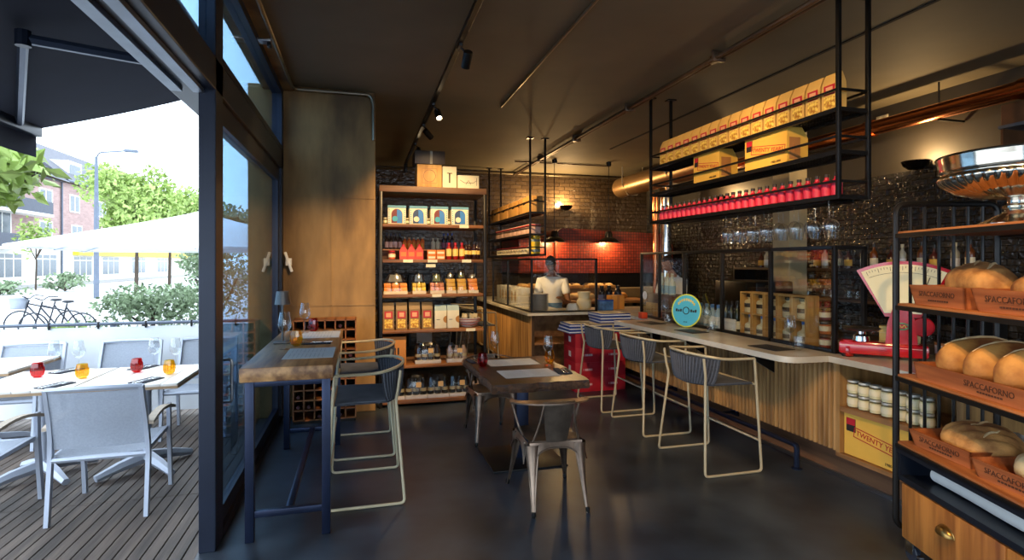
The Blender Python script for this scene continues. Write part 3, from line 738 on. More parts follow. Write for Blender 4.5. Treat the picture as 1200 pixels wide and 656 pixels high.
corner += [(p.x, p.y) for p in rc[1:-1]]+[(3.34, 3.345)]
tp_ = MB().prism([(p[0]-3.5, p[1]-4.6) for p in corner], .918, .962)
obj('marble_top', tp_, MARBLE, bar, smooth=20)
for yy in (4.0, 5.0, 5.9): obj('bracket', MB().prism([(3.44-3.5, .918), (3.06-3.5, .918), (3.44-3.5, .70)], yy-4.6, yy-4.575, 1), BLACK, bar, smooth=0)
fr_ = thing('foot_rail', 'blue-black tubular foot rail running below the slatted bar front', 'foot rail', (3.38, 5.2, 0))
obj('rail', MB().tube(fil([(0, -1.5, .0), (0, -1.5, .185), (0, 1.9, .185)], .03), .022, 8), STEELBLUE, fr_)
for yy in (-.5, .6, 1.7):
    obj('bracket', MB().tube([(0, yy, .185), (.19, yy, .185)], .012, 6), STEELBLUE, fr_)
    obj('mount', MB().box((.165, yy-.05, .15), (.19, yy+.05, .22), .003), STEELBLUE, fr_)
obj('foot_flange', MB().lathe([(.045, 0), (.045, .006), (.025, .012)], 12, (0, -1.5, 0)), STEELBLUE, fr_)

# glass screens on the bar
gs = thing('glass_screen', 'black framed glass screen standing along the back of the bar', 'glass screen', (3.47, 4.9, .962))
ys = [3.42, 4.10, 4.78, 5.45, 5.98, 6.42]; H_ = .82
def gl(x, y, z): return (x-3.47, y-4.9, z)
for y0 in ys: obj('post', MB().box(gl(3.455, y0-.016, 0), gl(3.485, y0+.016, H_), .002), BLACK, gs)
obj('top_rail', MB().box(gl(3.455, ys[0], H_-.03), gl(3.485, ys[-1], H_), .002), BLACK, gs)
obj('bottom_rail', MB().box(gl(3.455, ys[0], 0), gl(3.485, ys[-1], .03), .002), BLACK, gs)
for a, b in zip(ys, ys[1:]): obj('pane', MB().box(gl(3.467, a+.016, .03), gl(3.473, b-.016, H_-.03)), glass('screen_glass', (.88, .90, .90), .25, .01, .03), gs, smooth=0)
obj('return_frame', MB().box(gl(3.485, 3.405, H_-.03), gl(3.76, 3.435, H_)).box(gl(3.735, 3.405, 0), gl(3.765, 3.435, H_)).box(gl(3.485, 3.405, 0), gl(3.735, 3.435, .03)), BLACK, gs, smooth=0)
obj('return_pane', MB().box(gl(3.485, 3.417, .03), gl(3.735, 3.423, H_-.03)), glass('screen_glass'), gs, smooth=0)

# kitchen counter with slats
kc = thing('kitchen_counter', 'L-shaped kitchen counter clad in wooden slats with white top', 'counter', (2.24, 7.25, 0))
kp = MB().mat(1).box((.02, .02, .06), (.06, 3.8, .93)).mat(0); y = .04
while y < 3.8: kp.tube([(.02, y, .06), (.02, y, .93)], .0175, 6); y += .042
obj('slat_front', kp, [SLATWOOD, mat('slat_backing', (58, 40, 26), .8)], kc)
obj('shelf', MB().box((.06, .02, .06), (2.1, .6, .10)).box((.06, .02, .52), (2.1, .6, .55)), BOARD, kc, smooth=0)
obj('back_panel', MB().box((.06, .6, .06), (2.1, .64, .93)).box((2.08, .02, .06), (2.12, .64, .93)), BOARD, kc, smooth=0)
obj('countertop', MB().prism([(-.06, -.05), (2.15, -.05), (2.15, .68), (.62, .68), (.62, 3.85), (-.06, 3.85)], .93, .965), MARBLE, kc, smooth=0)
obj('toe_kick', MB().box((.08, .06, 0), (2.1, .62, .06)).box((.08, .62, 0), (.5, 3.8, .06)), BLACK, kc, smooth=0)
# glass case on the kitchen counter
gc = thing('glass_case', 'black framed glass guard on the kitchen counter corner', 'glass screen', (2.24, 7.25, .966))
def frame4(a, b, h, r=.014): return MB().box((a[0]-r, a[1]-r, 0), (a[0]+r, a[1]+r, h)).box((b[0]-r, b[1]-r, 0), (b[0]+r, b[1]+r, h))
obj('frame', frame4((.02, .02), (.02, 1.3), .75).box((.006, 2.3, 0), (.034, 2.33, .75)).box((.96, .006, 0), (.99, .034, .75)).box((.006, .02, .722), (.034, 2.33, .75)).box((.02, .006, .722), (.99, .034, .75)).box((.006, .02, 0), (.034, 2.33, .02)).box((.02, .006, 0), (.99, .034, .02)), BLACK, gc, smooth=0)
obj('pane', MB().box((.017, .034, .02), (.023, 2.3, .722)), glass('case_glass', (.95, .96, .96), .2, .01, -.01), gc, smooth=0)
obj('pane', MB().box((.034, .017, .02), (.96, .023, .722)), glass('case_glass'), gc, smooth=0)

# pizza oven block
REDMOS = tiles('red_mosaic', (158, 58, 34), (124, 42, 26), (70, 36, 26), (0, 2), .055, .055, .35, .3, 0.0, wob=.1)
ov = thing('pizza_oven', 'large pizza oven clad in red mosaic tiles on the back wall', 'oven', (4.6, 10.5, 0))
obj('dome', MB().prism(fil([(-1.1, 1.46, 0), (1.35, 1.46, 0), (1.35, 2.05, 0), (1.12, 2.22, 0), (.0, 2.30, 0), (-1.0, 2.30, 0), (-1.1, 2.2, 0)], .06, 3, True) and [(p.x, p.y) for p in fil([(-1.1, 1.46, 0), (1.35, 1.46, 0), (1.35, 2.02, 0), (1.1, 2.22, 0), (-1.0, 2.30, 0), (-1.1, 2.2, 0)], .08, 4, True)], -.75, .6, 1), REDMOS, ov, smooth=0)
obj('side_block', MB().box((-1.80, -.65, 1.46), (-1.1, .6, 2.12), .03), REDMOS, ov, smooth=0)
obj('mouth', MB().box((-1.78, -.60, 1.18), (1.3, .6, 1.46)), mat('oven_mouth_shade', (22, 19, 17), .9), ov, smooth=0)  # solid block, near-black colour paints the shade inside the oven opening
obj('hearth', MB().box((-1.82, -.80, .98), (1.35, .6, 1.18), .02), mat('hearth_stone', (132, 112, 82), .7, bump=.3, bscale=12), ov, smooth=0)
obj('plinth', MB().box((-1.78, -.7, 0), (1.3, .6, .98)), mat('oven_plinth', (74, 62, 50), .8), ov, smooth=0)

# tall black-framed product shelf
sf = thing('product_shelf', 'tall black framed product shelf with wooden boards beside the pillar', 'shelf unit', (.82, 6.75, 0))
def sl(x, y, z): return (x-.82, y-6.75, z)
LV = [.07, .477, .88, 1.29, 1.69, 2.096]
for x in (.215, 1.425):
    for y in (6.46, 7.04): obj('post', MB().box(sl(x-.018, y-.018, 0), sl(x+.018, y+.018, 2.53), .002), BLACK, sf)
obj('top_board', MB().box(sl(.20, 6.44, 2.46), sl(1.44, 7.06, 2.53), .004), wood('shelf_wood_dark', (116, 82, 54), (78, 50, 32), .55, 0, 5), sf)
for z in LV: obj('board', MB().box(sl(.236, 6.45, z-.035), sl(1.404, 7.05, z), .003), SHELFWOOD, sf)
obj('riser', MB().box(sl(.25, 6.78, 1.80), sl(1.39, 7.0, 1.815)).box(sl(.25, 6.98, 1.69), sl(1.39, 7.0, 1.80)), SHELFWOOD, sf, smooth=0)
for x, z in ((1.17, 2.06), (.52, 1.655), (.80, 1.655), (1.20, 1.655), (.78, 1.60), (1.25, .845), (.85, 1.255)):
    obj('price_tag', MB().box(sl(x-.055, 6.440, z), sl(x+.055, 6.449, z+.035)), CREAM, sf, smooth=0)

# wine rack
wr = thing('wine_rack', 'square-celled wooden wine rack standing against the concrete pillar', 'wine rack', (-.12, 6.18, 0))
w_ = MB(); nx_, nz_ = 6, 10; cs = .102; x0 = -nx_*cs/2-.24
for i in range(nx_+1): w_.box((x0+i*cs-.006, -.15, .03), (x0+i*cs+.006, .15, .03+nz_*cs+.012))
for j in range(nz_+1): w_.box((x0, -.15, .03+j*cs), (x0+nx_*cs, .15, .03+j*cs+.012))
obj('grid', w_, wood('rack_wood', (168, 104, 52), (124, 72, 36), .55, 0, 5), wr, smooth=0)
obj('back', MB().box((x0, .145, .03), (x0+nx_*cs, .155, .03+nz_*cs)), mat('rack_back', (28, 20, 16), .9), wr, smooth=0)
obj('foot', MB().box((x0, -.14, 0), (x0+nx_*cs, .14, .03)), BLACK, wr, smooth=0)

# hanging shelves from the ceiling
def hanger(name, label, x0, x1, y0, y1, tiers, ztop=3.55, mids=()):
    t = thing(name, label, 'hanging shelf', ((x0+x1)/2, (y0+y1)/2, tiers[0][0])); ox, oy, oz = t.location
    for x in (x0, x1):
        for y in (y0, y1):
            obj('hanger_post', MB().box((x-.014-ox, y-.014-oy, tiers[0][0]-.03-oz), (x+.014-ox, y+.014-oy, ztop-oz), .002), BLACK, t)
            obj('ceiling_flange', MB().box((x-.05-ox, y-.04-oy, ztop-.012-oz), (x+.05-ox, y+.04-oy, ztop-oz)), BLACK, t, smooth=0)
    for z, zr in tiers:
        fm = MB()
        for x in (x0, x1): fm.box((x-.012-ox, y0-oy, z-.03-oz), (x+.012-ox, y1-oy, z-oz))
        for y in (y0, y1): fm.box((x0-ox, y-.012-oy, z-.03-oz), (x1-ox, y+.012-oy, z-oz))
        obj('tier_frame', fm, BLACK, t, smooth=0)
        # woven wire tray
        wm = MB(); n = int((y1-y0)/.03)
        for k in range(n): wm.box((x0-ox, y0+k*.03-.0035-oy, z-.012-oz), (x1-ox, y0+k*.03+.0035-oy, z-.006-oz))
        for k in range(1, 9): wm.box((x0+(x1-x0)*k/9-.003-ox, y0-oy, z-.008-oz), (x0+(x1-x0)*k/9+.003-ox, y1-oy, z-.002-oz))
        obj('wire_tray', wm, BLACK, t, smooth=0)
        if zr:
            rm = MB()
            for x in (x0, x1): rm.box((x-.008-ox, y0-oy, zr-.016-oz), (x+.008-ox, y1-oy, zr-oz))
            for y in (y0, y1): rm.box((x0-ox, y-.008-oy, zr-.016-oz), (x1-ox, y+.008-oy, zr-oz))
            obj('guard_rail', rm, BLACK, t, smooth=0)
    return t
bh = hanger('bar_hanging_shelf', 'black steel three-tier shelf hung from the ceiling over the bar', 3.23, 3.49, 3.15, 5.76, [(2.13, 2.235), (2.445, 2.55), (2.745, 2.88)])
rk = MB()
for k in range(6): rk.tube([(-.10+.04*k, -1.2, -.040), (-.10+.04*k, 1.0, -.040)], .005, 5)
for yy in (-1.2, -.1, 1.0): rk.tube([(-.11, yy, -.037), (.11, yy, -.037), ], .006, 5).tube([(-.11, yy, -.05), (-.11, yy, -.01)], .005, 5).tube([(.11, yy, -.05), (.11, yy, -.01)], .005, 5)
obj('glass_rack', rk, BLACK, bh)
hanger('kitchen_hanging_shelf', 'narrow black shelf hung over the kitchen counter', 2.48, 2.72, 8.06, 10.85, [(1.79, 1.90), (2.10, 2.22), (2.43, 2.60)])

# back bar shelf against the tiled wall
bb = thing('back_bar_shelf', 'dark back bar shelving against the tiled wall behind the glass screen', 'shelf unit', (5.93, 5.6, 0))
for z in (.80, 1.20, 1.58): obj('board', MB().box((-.2, -1.6, z-.03), (.2, 2.0, z)), mat('bar_board', (74, 54, 40), .5), bb, smooth=0)
for y in (-1.6, 2.0): obj('side', MB().box((-.2, y-.02, 0), (.2, y+.02, 1.58)), BLACK, bb, smooth=0)
obj('cabinet', MB().box((-.2, -1.58, 0), (.2, 1.98, .77)), mat('bar_cabinet', (48, 42, 38), .6), bb, smooth=0)

# back storage shelf seen through the product shelf
st = thing('back_bookcase', 'low dark bookcase with coloured packs seen through the product shelf', 'shelf unit', (.9, 10.9, 0))
for z in (.05, .55, 1.0, 1.45): obj('board', MB().box((-.9, -.18, z-.03), (.9, .18, z)), CREAM if z == 1.0 else BLACK, st, smooth=0)
for x in (-.9, .0, .9): obj('side', MB().box((x-.02, -.18, 0), (x+.02, .18, 1.45)), BLACK, st, smooth=0)
# ================================================================ BREAD RACK AND WHAT STANDS ON IT
RACKROT = -R(18.7); P0 = Vector((2.9, 2.44, 0))
_rm = Matrix.Translation(P0) @ Matrix.Rotation(RACKROT, 4, 'Z')
def rk_w(x, y, z): return tuple(_rm @ Vector((x, y, z)))       # rack-local to world: x away from us, y towards the far end
br_ = thing('bread_rack', 'black tubular bread rack on castors with wooden shelves and a drawer', 'bread rack', tuple(P0), RACKROT)
RL, RD = 1.35, .54
def loop(y): return fil([(0, y, .17), (0, y, 1.98), (RD, y, 1.98), (RD, y, .17)], .06, 6, True)
for y in (0, -RL):
    obj('end_frame', MB().tube(loop(y), .0175, 10, closed=True), BLACK, br_)
    for k in range(1, 7): obj('upright_rod', MB().tube([(RD*k/7, y, .19), (RD*k/7, y, 1.975)], .0088, 7), BLACK, br_)
RACKW = wood('rack_shelf_wood', (186, 116, 64), (136, 78, 40), .5, 1, 5)
for z in (1.825, 1.425, 1.03, .655):
    obj('shelf', MB().box((.0, -RL, z-.024), (RD, 0, z), .004), RACKW, br_)
    obj('shelf_edge', MB().box((-.012, -RL, z-.036), (.0, .0, z-.012)).box((RD, -RL, z-.036), (RD+.012, .0, z-.012)), BLACK, br_, smooth=0)
obj('open_tray', MB().box((.0, -RL, .445), (RD, -.02, .475)).box((.0, -.04, .475), (RD, -.02, .631)).box((RD-.02, -RL, .475), (RD, -.04, .631)).box((-.012, -RL, .60), (.0, -.02, .628)), mat('tray_black', (26, 32, 44), .35, .3), br_, smooth=0)
obj('drawer_box', MB().box((.02, -RL+.02, .13), (RD-.02, -.04, .445), .004), wood('drawer_wood', (176, 116, 58), (116, 66, 30), .45, 2, 4), br_)
dr = obj('drawer', MB().box((.0, -.74, .14), (.02, -.05, .435), .004), wood('drawer_front', (190, 126, 62), (120, 68, 30), .42, 2, 4), br_)
obj('cup_handle', MB().grid(lambda u, v: (-.036*math.sin(PI*u)*math.sin(PI/2*v), -.39+.056*math.cos(PI*u), .315+.042*math.sin(PI*u)*math.cos(PI/2*v)), 18, 8, thick=(-.002, 0, 0)).tube([(-.001, -.39+.058*math.cos(PI*k/16), .314+.044*math.sin(PI*k/16)) for k in range(17)], .003, 5), mat('antique_brass', (150, 118, 66), .3, .9), dr)
obj('drawer', MB().box((.0, -1.33, .14), (.02, -.75, .435), .004), MATS['drawer_front'], br_)
def caster(x, y):
    c = obj('caster', MB().lathe([(.035, .118), (.035, .128), (.0, .13)], 12, (x, y, 0)).box((x-.022, y-.03, .05), (x-.016, y+.03, .12)).box((x+.016, y-.03, .05), (x+.022, y+.03, .12)), CHROME, br_)
    T = Matrix.Translation((x, y, .05)) @ Matrix.Rotation(PI/2, 4, 'Y')
    obj('wheel', MB().lathe([(.018, -.014), (.046, -.013), (.05, -.008), (.05, .008), (.046, .013), (.018, .014)], 18, T=T), mat('wheel_rubber', (40, 44, 56), .5), c)
    obj('brake', MB().box((x-.012, y-.075, .045), (x+.012, y-.03, .06), .004), STEEL, c)
for x in (.06, RD-.06):
    for y in (-.05, -RL+.06): caster(x, y)

# silver footed bowl
sb = thing('silver_bowl', 'large silver fluted footed bowl on top of the bread rack', 'bowl', rk_w(.27, -.47, 1.826)); sb.scale = (1.12, 1.12, 1.0)
SILVER = mat('silver', (214, 206, 190), .14, 1.0, var=.05)
obj('foot', MB().lathe([(.135, 0), (.135, .012), (.125, .018), (.09, .04), (.05, .062), (.04, .075), (.052, .085), (.05, .095), (.035, .105), (.034, .12)], 36), SILVER, sb)
fl_ = MB()
def bowl_pt(u, v):
    a = 2*PI*u
    pr = [(.034, .12), (.12, .132), (.20, .165), (.25, .205), (.268, .235), (.262, .255), (.268, .262), (.272, .30), (.278, .335)]
    f = v*(len(pr)-1); i = min(int(f), len(pr)-2); t = f-i
    r = pr[i][0]*(1-t)+pr[i+1][0]*t; z = pr[i][1]*(1-t)+pr[i+1][1]*t
    if .12 < v < .58: r += .014*abs(math.sin(a*22))*math.sin(PI*(v-.12)/.46)
    return (r*math.cos(a), r*math.sin(a), z)
fl_.grid(bowl_pt, 176, 24)
obj('bowl', fl_, SILVER, sb, smooth=60)
obj('inside', MB().lathe([(.02, .128), (.118, .14), (.196, .172), (.244, .21), (.26, .24), (.262, .30), (.268, .334)], 40, caps=False), SILVER, sb)
obj('rim', MB().tube([(.276*math.cos(2*PI*k/48), .276*math.sin(2*PI*k/48), .337) for k in range(48)], .006, 6, closed=True), SILVER, sb)
for s in (-1, 1): obj('handle', MB().tube(fil([(.0, .262*s, .25), (.0, .31*s, .25), (0, .33*s, .30), (0, .30*s, .33), (.0, .276*s, .32)], .02), .007, 7), SILVER, sb)

# wooden crates with lettering
def crate(ln, wd, h, fl=.02):
    t = thing('bread_crate', 'x', 'crate')
    def panel(a, b, c, d, th):  # quad slab
        return MB().grid(lambda u, v: tuple(Vector(a)*(1-u)*(1-v)+Vector(b)*u*(1-v)+Vector(c)*u*v+Vector(d)*(1-u)*v), 1, 1, thick=th)
    obj('base', MB().box((0, -ln, 0), (wd, 0, .01)), CRATEWOOD, t, smooth=0)
    obj('long_side', panel((0, 0, 0), (0, -ln, 0), (-fl, -ln-fl, h), (-fl, fl, h), (.009, 0, 0)), CRATEWOOD, t, smooth=0)
    obj('long_side', panel((wd, 0, 0), (wd, -ln, 0), (wd+fl, -ln-fl, h), (wd+fl, fl, h), (-.009, 0, 0)), CRATEWOOD, t, smooth=0)
    obj('end_side', panel((0, 0, 0), (wd, 0, 0), (wd+fl, fl, h), (-fl, fl, h), (0, -.009, 0)), CRATEWOOD, t, smooth=0)
    obj('end_side', panel((0, -ln, 0), (wd, -ln, 0), (wd+fl, -ln-fl, h), (-fl, -ln-fl, h), (0, .009, 0)), CRATEWOOD, t, smooth=0)
    tilt = math.atan2(fl, h)
    for txt, sz, zz in (('SPACCAFORNO', .040 if ln > .38 else .036, h*.58),):
        o = lettering(txt, sz, mat('burnt_print', (74, 40, 22), .8), t, (-fl*zz/h-.0025, -ln/2, zz), (PI/2, 0, -PI/2))
    ms = MB(); zz = h*.27
    for k in range(9): ms.box((-fl*zz/h-.0025, -ln/2-.075+.0165*k, zz-.004), (-fl*zz/h-.001, -ln/2-.075+.0165*k+.012, zz+.004))
    obj('small_print', ms, mat('burnt_print', (74, 40, 22), .8), t, smooth=0)
    return t
def put_on_rack(o, x, y, z, rz=0): o.location = rk_w(x, y, z); o.rotation_euler = (0, 0, RACKROT+rz); return o
c1 = crate(.36, .40, .105); c1['label'] = 'wooden bread crate at the far end of the rack tier under the plank top'; c1['group'] = 'bread crates'
put_on_rack(c1, .04, -.10, 1.426)
c2 = crate(.40, .40, .105); c2['label'] = 'wooden bread crate at the near end of the rack tier under the plank top'; c2['group'] = 'bread crates'
put_on_rack(c2, .04, -.54, 1.426)
c3 = crate(.98, .42, .088, .012); c3['label'] = 'long low wooden crate full of round-ended loaves on the middle rack tier'; c3['group'] = 'bread crates'
put_on_rack(c3, .03, -.13, 1.031)
c4 = crate(.36, .42, .085); c4['label'] = 'wooden crate with dark crusted loaf at the far end above the black tray'; c4['group'] = 'bread crates'
put_on_rack(c4, .05, -.08, .656, R(5))
c5 = crate(.36, .42, .085); c5['label'] = 'wooden crate with pale loaf at the near end above the black tray'; c5['group'] = 'bread crates'
put_on_rack(c5, .045, -.53, .656, R(5))
CRUST = mat('bread_crust', (206, 146, 72), .75, col2=(140, 80, 34), scale=7, bump=.5, bscale=26, thr=(.35, .6))
CRUST2 = mat('dark_crust', (214, 156, 86), .8, col2=(132, 80, 38), scale=9, bump=.6, bscale=24, thr=(.35, .65))
FLOUR = mat('floured_crust', (224, 204, 158), .85, col2=(172, 120, 66), scale=8, bump=.5, bscale=22)
def loaf(lx, ly, lz, m, seed, scores):
    t = thing('bread_loaf', 'x', 'bread'); rn = random.Random(seed); ph = [rn.uniform(0, 6) for _ in range(4)]
    def f(u, v):
        a = 2*PI*v; th = PI*u; s_ = max(0, math.sin(th))**.62
        x = -lx/2*math.cos(th); w = 1+.05*math.sin(3*th+ph[0])+.03*math.sin(5*a+ph[1])
        y = ly/2*s_*math.cos(a)*w; z = lz*.5*s_*math.sin(a)*w
        if math.sin(a) < 0: z *= .75
        if scores and math.sin(a) > .2:
            z += .012*abs(math.sin(th*scores+a*.8))*math.sin(th)
        return (x, y, z+lz*.375)
    obj('crust', MB().grid(f, 36, 22), m, t, smooth=70)
    for k in range(3 if scores else 1):
        sm = MB()
        u0 = .25+.22*k if scores else .2; u1 = u0+.14 if scores else .8
        sm.tube([Vector(f(u0+(u1-u0)*q/6, .20+.1*q/6))+Vector((0, 0, .001)) for q in range(7)], [.003, .006, .007, .008, .007, .006, .003], 5)
        obj('score_mark', sm, FLOUR if m is not FLOUR else CRUST2, t)
    return t
lg = 'loaves on the bread rack'
lp_ = put_on_rack(loaf(.46, .25, .24, CRUST2, 1, 6), .24, -.29, 1.437, R(72)); lp_['label'] = 'long scored loaf in the far crate below the plank top'; lp_['group'] = lg
lp_ = put_on_rack(loaf(.44, .25, .21, CRUST2, 2, 5), .24, -.745, 1.437, R(84)); lp_['label'] = 'scored loaf in the near crate below the plank top'; lp_['group'] = lg
for k, (y, lb) in enumerate(((-.28, 'golden round-ended loaf nearest the rack end in the long crate'), (-.47, 'golden loaf second from the rack end in the long crate'), (-.66, 'golden loaf third from the rack end in the long crate'), (-.90, 'dark crusted loaf at the cut-off end of the long crate'))):
    o = put_on_rack(loaf(.40, .192, .26, CRUST if k < 3 else CRUST2, 4+k, 0), .24, y, 1.043, R(4-3*k)); o['label'] = lb; o['group'] = lg
o = put_on_rack(loaf(.40, .32, .17, CRUST2, 11, 7), .26, -.27, .667, R(70)); o['label'] = 'broad floury loaf in the far crate above the black tray'; o['group'] = lg
o = put_on_rack(loaf(.38, .30, .16, FLOUR, 12, 6), .26, -.72, .667, R(75)); o['label'] = 'pale floury loaf in the near crate above the black tray'; o['group'] = lg
def sheet(name, label, cat, w, l, seed, amp, m=PAPER):
    rn = random.Random(seed); ph = [rn.uniform(0, 6) for _ in range(5)]
    return tag(obj(name, MB().grid(lambda u, v: ((u-.5)*w, (v-.5)*l, amp*(math.sin(9*u+ph[0])*math.cos(7*v+ph[1])+.6*math.sin(14*v+ph[2]*u)+1.6)), 18, 18, thick=(0, 0, .001)), m), label, cat)
put_on_rack(sheet('baking_paper', 'crumpled white baking paper lining the crate behind the dark crusted loaf', 'paper', .10, .40, 5, .02), .45, -.30, .705)
rl = tag(obj('paper_roll', MB().grid(lambda u, v: (.05*(1-v*.5)*math.cos(2*PI*v*1.6)+.03*math.sin(u*9)*.15, -1.0*u, .046+.04*math.sin(2*PI*v*1.6)), 20, 40, thick=(0, 0, .0015)), PAPER), 'rolled white paper lying in the black tray of the bread rack', 'paper')
put_on_rack(rl, .12, -.16, .476)

# ================================================================ THE BAR: THINGS ON, IN AND BEHIND IT
# gift carton with the stamp
def stamp_box(w, d, h, handle, name='gift_carton'):
    """front at local -X side, length along y, w = length, d = depth"""
    t = thing(name, 'x', 'box')
    if handle:
        prof = [(0, 0), (d, 0), (d, h*.72), (d*.72, h), (0, h)]
        obj('body', MB().prism([(p[0], p[1]) for p in prof], -w/2, w/2, 1), GOLD, t, smooth=0)
        obj('flap', MB().box((d*.1, -w/2-.002, h*.1), (d*.62, -w/2, h*.72)).box((d*.3, -w/2-.006, h*.2), (d*.36, -w/2-.002, h*.55)), CARTON, t, smooth=0)
    else:
        obj('body', MB().box((0, -w/2, 0), (d, w/2, h), .003), GOLD, t, smooth=0)
    lg_ = obj('logo_patch', MB().box((-.0015, w/2-.145*w-.045*w, h*.58), (0, w/2-.04*w, h*.90)), DARKPRINT, t, smooth=0)
    obj('logo_square', MB().box((-.0025, w/2-.185*w, h*.74), (-.0014, w/2-.045*w, h*.895)), RED, lg_, smooth=0)
    T = Matrix.Translation((-.001, -.06*w, h*.50)) @ Matrix.Rotation(R(8), 4, 'X')
    fm = MB(); L_, Hh, e = w*.80, h*.25, h*.02
    for a, b in (((-L_/2, -Hh/2), (L_/2, -Hh/2+e)), ((-L_/2, Hh/2-e), (L_/2, Hh/2)), ((-L_/2, -Hh/2), (-L_/2+e, Hh/2)), ((L_/2-e, -Hh/2), (L_/2, Hh/2))):
        fm.box((-.0012, a[0], a[1]), (0, b[0], b[1]), 0, T)
    obj('stamp_frame', fm, REDPRINT, t, smooth=0)
    o = lettering('TWENTY YEARS', h*.26, REDPRINT, t, (-.0025, -.06*w, h*.50), (0, 0, 0)); o.rotation_euler = (Matrix.Rotation(R(8), 3, 'X') @ Matrix.Rotation(-PI/2, 3, 'Z') @ Matrix.Rotation(PI/2, 3, 'X')).to_euler()
    o.scale = (min(1, L_*.9/max(o.dimensions.x, .01)),)*2+(1,)
    lettering('1980-2000', h*.09, DARKPRINT, t, (-.0025, -.25*w, h*.10), FACE_NX)
    return t
b = stamp_box(.52, .34, .30, False); b.location = (3.45, 3.055, .247); b['label'] = 'yellow TWENTY YEARS carton in the open bar cubby below the glass jars'; b['group'] = 'yellow stamped cartons'
b = stamp_box(.42, .2, .285, True); b.location = (3.26, 4.74, 2.447); b['label'] = 'yellow TWENTY YEARS handle carton on the hanging shelf, the farther one'; b['group'] = 'yellow stamped cartons'
b = stamp_box(.50, .2, .285, True); b.location = (3.26, 3.92, 2.447); b['label'] = 'yellow TWENTY YEARS handle carton on the hanging shelf, the nearer one'; b['group'] = 'yellow stamped cartons'
# jars of pale preserve
def jar(r, h, fill, lid, name='glass_jar'):
    t = thing(name, 'x', 'jar')
    obj('contents', MB().lathe([(.001, .004), (r*.9, .005), (r*.94, h*.3), (r*.94, h*.72), (.001, h*.73)], 14, caps=False), fill, t)
    obj('glass', MB().lathe([(.001, .001), (r*.94, 0), (r, .01), (r, h*.78), (r*.85, h*.86)], 14, caps=False), CLEAR, t)
    obj('lid', MB().lathe([(r*.9, h*.85), (r*.9, h), (r*.82, h), (.001, h)], 14), lid, t)
    obj('label', MB().lathe([(r*1.01, h*.25), (r*1.01, h*.62)], 14, caps=False), CREAM, t)
    return t
JR = Proto(jar(.043, .098, mat('pale_preserve', (222, 212, 168), .6), mat('jar_lid', (196, 194, 184), .4, .3)))
for row in range(2):
    for k in range(7):
        JR.put((3.50, 3.28-.092*k, .592+.0985*row), .3*k, f'pale preserve jar, {["lower","upper"][row]} layer of the bar cubby, {ORD[k]} from the slatted side', 'preserve jars in the bar cubby')
# marble bar settings
def slate():
    return tag(obj('slate_mat', MB().box((-.10, -.15, 0), (.10, .15, .005), .002), mat('slate', (40, 38, 38), .6)), 'x', 'place mat')
SM = Proto(slate()); TG = Proto(tumbler(CLEAR))
for y, lb in ((3.78, 'nearest the bread rack'), (4.90, 'before the bottled wine behind the screen'), (5.70, 'at the far end of the bar')):
    SM.put((3.20, y, .963), R(4), 'dark slate mat on the marble bar, '+lb, 'bar mats')
    WG.put((3.36, y-.03, .963), 0, 'wine glass on the marble bar, '+lb, 'bar wine glasses')
    TG.put((3.33, y-.15, .963), 0, 'clear tumbler on the marble bar, '+lb, 'bar tumblers')
dsk = thing('round_sign', 'round turquoise sign with yellow-green rim leaning on the bar screen', 'sign', (3.35, 5.22, .963), R(25))
dm = Matrix.Translation((0, 0, .178)) @ Matrix.Rotation(-PI/2+R(6), 4, 'Y')
obj('disc', MB().lathe([(.001, -.008), (.166, -.008), (.166, .008), (.001, .008)], 40, T=dm), mat('sign_turquoise', (72, 176, 206), .5, var=.06), dsk)
obj('rim', MB().tube([tuple(dm @ Vector((.170*math.cos(2*PI*k/48), .170*math.sin(2*PI*k/48), .004))) for k in range(48)], .008, 6, closed=True), mat('sign_rim', (206, 214, 70), .5), dsk)
obj('centre_ring', MB().tube([tuple(dm @ Vector((.036*math.cos(2*PI*k/24), .036*math.sin(2*PI*k/24), .009))) for k in range(24)], .005, 5, closed=True), DARKPRINT, dsk)
for k in range(8):
    pass
pm = MB()
for s_ in (-1, 1):
    for k in range(3): pm.box((-.014, s_*(.062+.026*k)-.010, .0085), (.016-.008*(k % 2), s_*(.062+.026*k)+.010, .0095), 0, dm)
for k in range(3): pm.box((-.125, -.02+.016*k, .0085), (-.115, -.01+.016*k, .0095), 0, dm)
obj('dark_marks', pm, DARKPRINT, dsk, smooth=0)
pm = MB()
for k in range(9):
    a = R(-52+13*k); pm.cbox((.118*math.cos(a), .118*math.sin(a), .009), (.026, .016, .001), 0, dm)
obj('yellow_marks', pm, mat('sign_yellow', (222, 196, 70), .5), dsk, smooth=0)
# bottles
def bottle(name, r, h, body_m, cap_m, lab_m=None, shoulder=.55, neck=.3, lab=(.12, .42)):
    t = thing(name, 'x', 'bottle'); nr = r*neck
    obj('body', MB().lathe([(r*.9, 0), (r, .006), (r, h*shoulder), (r*.9, h*(shoulder+.06)), (r*.45, h*(shoulder+.15)), (nr, h*(shoulder+.22)), (nr, h*.97), (.001, h*.975)], 14), body_m, t)
    obj('cap', MB().lathe([(nr*1.15, h*.86), (nr*1.2, h), (.001, h)], 10), cap_m, t)
    if lab_m: obj('label', MB().lathe([(r*1.015, h*lab[0]), (r*1.015, h*lab[1])], 14, caps=False), lab_m, t)
    return t
DKG = mat('dark_bottle_glass', (22, 26, 22), .12, var=.2)
AMB = mat('amber_drink', (104, 54, 20), .12, var=.3)
CER = mat('cream_stoneware', (214, 200, 164), .5)
BLUECAP = mat('blue_capsule', (70, 120, 190), .4)
